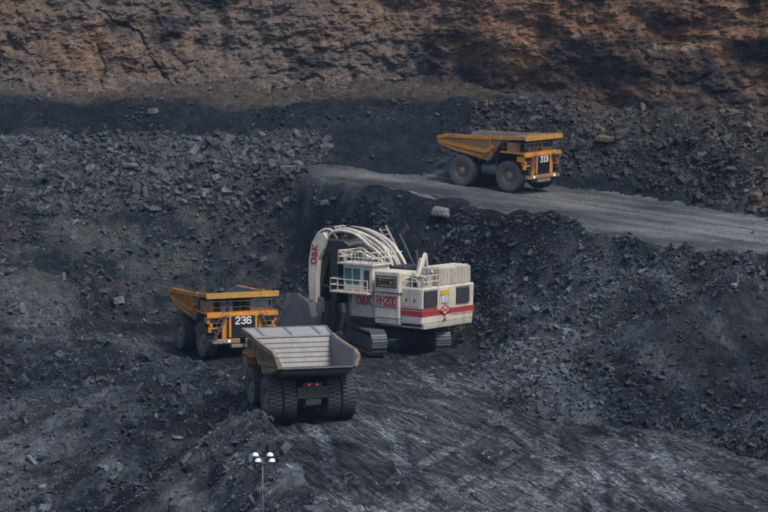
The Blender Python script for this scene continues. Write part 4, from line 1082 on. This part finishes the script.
# hoses: thick cream arches over the boom; dark ones paint shade into the gaps
for k in range(16):
    y = -1.35+k*.18; e = .45*math.sin(k*2.3); q = .35*math.cos(k*1.3)
    P = [(-.6+.5*(k % 3), y*1.1, 6.6+.3*(k % 2)),(.5+q, y, 8.0+e),(1.9+q, y, 9.2+e*.8),(3.6, y+.3*e, 9.95+e*.6),(5.4, y*.95, 10.1+e*.5),(6.6, y*.9, 9.7+e*.4),(7.2, y*.85, 8.9)]
    MB().sweep(smooth_path(P, 6), (.13,.09,.11)[k % 3], 8).build('hose', (CR, DK, CD, CR)[k % 4], S_, True)
for k in range(7):
    y = -1.2+k*.4
    MB().sweep(smooth_path([(5.7,y,9.4),(6.5,y,10.15+.15*(k%2)),(7.6,y,10.0+.1*(k%3)),(8.4,y,9.1),(8.75,y,7.6),(8.7,y,6.4)], 6), .09, 8).build('hose', (CR, CD, DK)[k % 3], S_, True)
for k in range(5):
    y = .9+k*.22
    MB().sweep(smooth_path([(.1+.2*k,y,7.9),(1.0+.2*k,y+.3,8.9-.15*k),(2.6,y+.1,9.5-.25*k),(4.2,y-.1,9.3-.3*k),(5.2,y-.2,8.3)], 6), .09, 7).build('hose', (CD, CR, DK)[k % 3], S_, True)
m = MB()
for k in range(6): m.tube((.4+k*1.1,-1.3,8.4+1.45*math.sin(k*.5)),(.4+k*1.1,1.3,8.4+1.45*math.sin(k*.5)),.06)
m.build('hose_clamp', CD, S_)
m = MB(); m.beam((-.4,-1.0,7.0),(2.1,-1.1,10.6),.1,.16); m.beam((.3,-1.0,6.9),(2.8,-1.1,10.3),.1,.16)
for k in range(9): m.tube((-.25+k*.27,-1.0,7.2+k*.38),(.45+k*.27,-1.0,7.1+k*.38),.045)
m.build('service_ladder', CD, S_)
m = MB(); m.beam((-1.2,-1.6,6.4),(1.0,-1.7,9.9),.1,.14); m.beam((-1.2,-1.6,6.4),(-1.0,-1.6,8.6),.1,.14); m.build('ladder_brace', MG, S_)
m = MB(); m.box(-3.4,1.8,-3.3,1.35,3.06,5.2); m.box(-3.4,.0,-3.3,1.5,5.2,5.95); m.build('valve_housing', CD, S_, bevel=.08)
m = MB(); m.box(-2.0,-.2,-1.4,1.2,5.955,7.4); m.build('swing_gear_cover', DK, S_, bevel=.15)
# bucket
Bk = empty('bucket', (-4.5,0,0)); Bk.parent = S_
prof = [(12.6,3.7),(12.3,2.4),(12.7,1.0),(13.8,.35),(16.6,.25)]
m = MB()
for (xa,za),(xb,zb) in zip(prof[:-1], prof[1:]): 
    d = Vector((xb-xa, zb-za)).normalized(); nn = Vector((-d[1], d[0]))*.16
    m.prism([(xa,za),(xb,zb),(xb+nn[0],zb+nn[1]),(xa+nn[0],za+nn[1])], -2.3, 2.3)
for y in (-1.4,-.5,.5,1.4): m.prism([(12.6,3.7),(12.1,3.5),(12.0,2.3),(12.4,.8),(13.6,.15),(14.5,.2),(13.8,.35),(12.7,1.0),(12.3,2.4)], y-.08, y+.08)
m.build('bucket_shell', BK, Bk)
for sd in (1, -1):
    m = MB(); m.prism([(12.6,3.7),(12.3,2.4),(12.7,1.0),(13.8,.35),(16.6,.25),(16.9,.9),(15.4,3.0),(14.9,4.3),(13.9,4.4)], sd*2.3-.08, sd*2.3+.08); m.build('bucket_side', BK, Bk)
    m = MB(); m.prism([(14.7,4.3),(15.2,2.9),(16.7,.85),(17.0,.9),(15.55,3.1),(15.15,4.3)], sd*2.3-.14, sd*2.3+.14); m.build('wear_edge', ST, Bk)
for k in range(6):
    y = -2.05+k*.82; m = MB(); m.hexa([(16.5,y-.16,.2),(17.4,y-.08,.26),(17.4,y+.08,.26),(16.5,y+.16,.2),(16.5,y-.16,.5),(17.4,y-.08,.32),(17.4,y+.08,.32),(16.5,y+.16,.5)]); m.build('tooth', ST, Bk)
m = MB(); m.box(12.9,14.9,-2.2,2.2,3.72,3.9); m.build('bucket_top', BK, Bk)
for sd in (1, -1):
    m = MB(); m.prism([(12.0,4.0),(13.4,4.2),(13.6,3.5),(12.3,2.2),(11.9,2.8)], sd*1.1-.18, sd*1.1+.18); m.build('bucket_bracket', BK, Bk)
S_.location = (1.04, 198.6, 0.0); S_.rotation_euler = (0, 0, R(90+50))

# ------------------------------------------------------------------ lighting mast
p = at_y(262.5, 459, 124); gz = float(hgt(p[0], 124)); ht = p[2]-gz
L_ = empty('lighting_mast', (p[0], 124, gz-.1)); tag(L_, 'slim grey lighting mast with four white floodlights at the bottom of the frame', 'light mast')
MB().tube((0,0,0),(0,0,ht+.1),.055,8,.04).build('pole', MG, L_, True)
m = MB(); m.tube((-.5,0,ht+.12),(.5,0,ht+.12),.03,6); m.tube((-.4,-.08,ht-.12),(.55,-.08,ht-.12),.03,6); m.build('crossbar', MG, L_)
for x, zz in ((-.38,ht+.30),(.42,ht+.30),(-.24,ht-.02),(.52,ht-.02)):
    m = MB()
    prof = [(.19,0),(.18,.07),(.13,.14),(.05,.18)]; n_ = 16; vs = []
    for k in range(n_):
        t_ = 2*math.pi*k/n_
        for r_, h_ in prof: vs.append((x+r_*math.cos(t_), -.12+r_*math.sin(t_), zz+h_))
    m.add(vs, [(k*4+j, ((k+1)%n_)*4+j, ((k+1)%n_)*4+j+1, k*4+j+1) for k in range(n_) for j in range(3)]+[tuple(k*4 for k in range(n_))[::-1], tuple(k*4+3 for k in range(n_))])
    f_ = m.build('floodlight', LW, L_, True)
    MB().box(x-.08,x+.08,-.18,-.06,zz-.14,zz-.01).build('lamp_bracket', MG, f_)
for x in (-.2, .2):
    MB().box(x-.12,x+.12,-.12,.1,ht-1.75,ht-1.5).build('junction_box', MG, L_, bevel=.03)
MB().box(-.25,.25,-.02,.02,ht-1.66,ht-1.6).build('box_bracket', MG, L_)
MB().box(-.3,.3,-.3,.3,-.5,.15).build('base_plate', MG, L_)

# ------------------------------------------------------------------ light
w = bpy.data.worlds.new('World'); scene.world = w; w.use_nodes = True
nt = w.node_tree; bg = nt.nodes['Background']
sky = nt.nodes.new('ShaderNodeTexSky'); sky.sky_type = 'NISHITA'; sky.sun_disc = False
EL, AZ = 55, 140     # azimuth measured from +Y clockwise
sky.sun_elevation = R(EL); sky.sun_rotation = R(AZ); sky.dust_density = 2
nt.links.new(sky.outputs[0], bg.inputs[0]); bg.inputs[1].default_value = .09
sl = bpy.data.lights.new('sun', 'SUN'); sl.energy = 1.5; sl.angle = R(12); sl.color = (1, .96, .88)
so = bpy.data.objects.new('sun', sl); C.objects.link(so)
dv = Vector((math.sin(R(AZ))*math.cos(R(EL)), math.cos(R(AZ))*math.cos(R(EL)), math.sin(R(EL))))
so.rotation_euler = dv.to_track_quat('Z', 'Y').to_euler()
vs = scene.view_settings; vs.view_transform = 'Standard'; vs.look = 'None'; vs.gamma = 1; vs.use_curve_mapping = False; vs.exposure = 1.07
# ------------------------------------------------------------------ air
hb = MB().box(-950, 950, -750, 1550, -40, 110).build('haze', DK)
hb.data.materials.clear(); hm = bpy.data.materials.new('thin_blue_air'); hm.use_nodes = True; hb.data.materials.append(hm)
hnt = hm.node_tree; hnt.nodes.clear(); ho = hnt.nodes.new('ShaderNodeOutputMaterial'); pv = hnt.nodes.new('ShaderNodeVolumePrincipled')
pv.inputs['Color'].default_value = (.42, .64, 1, 1); pv.inputs['Density'].default_value = .0001; pv.inputs['Anisotropy'].default_value = .1
hnt.links.new(pv.outputs[0], ho.inputs['Volume']); tag(hb, kind='stuff')
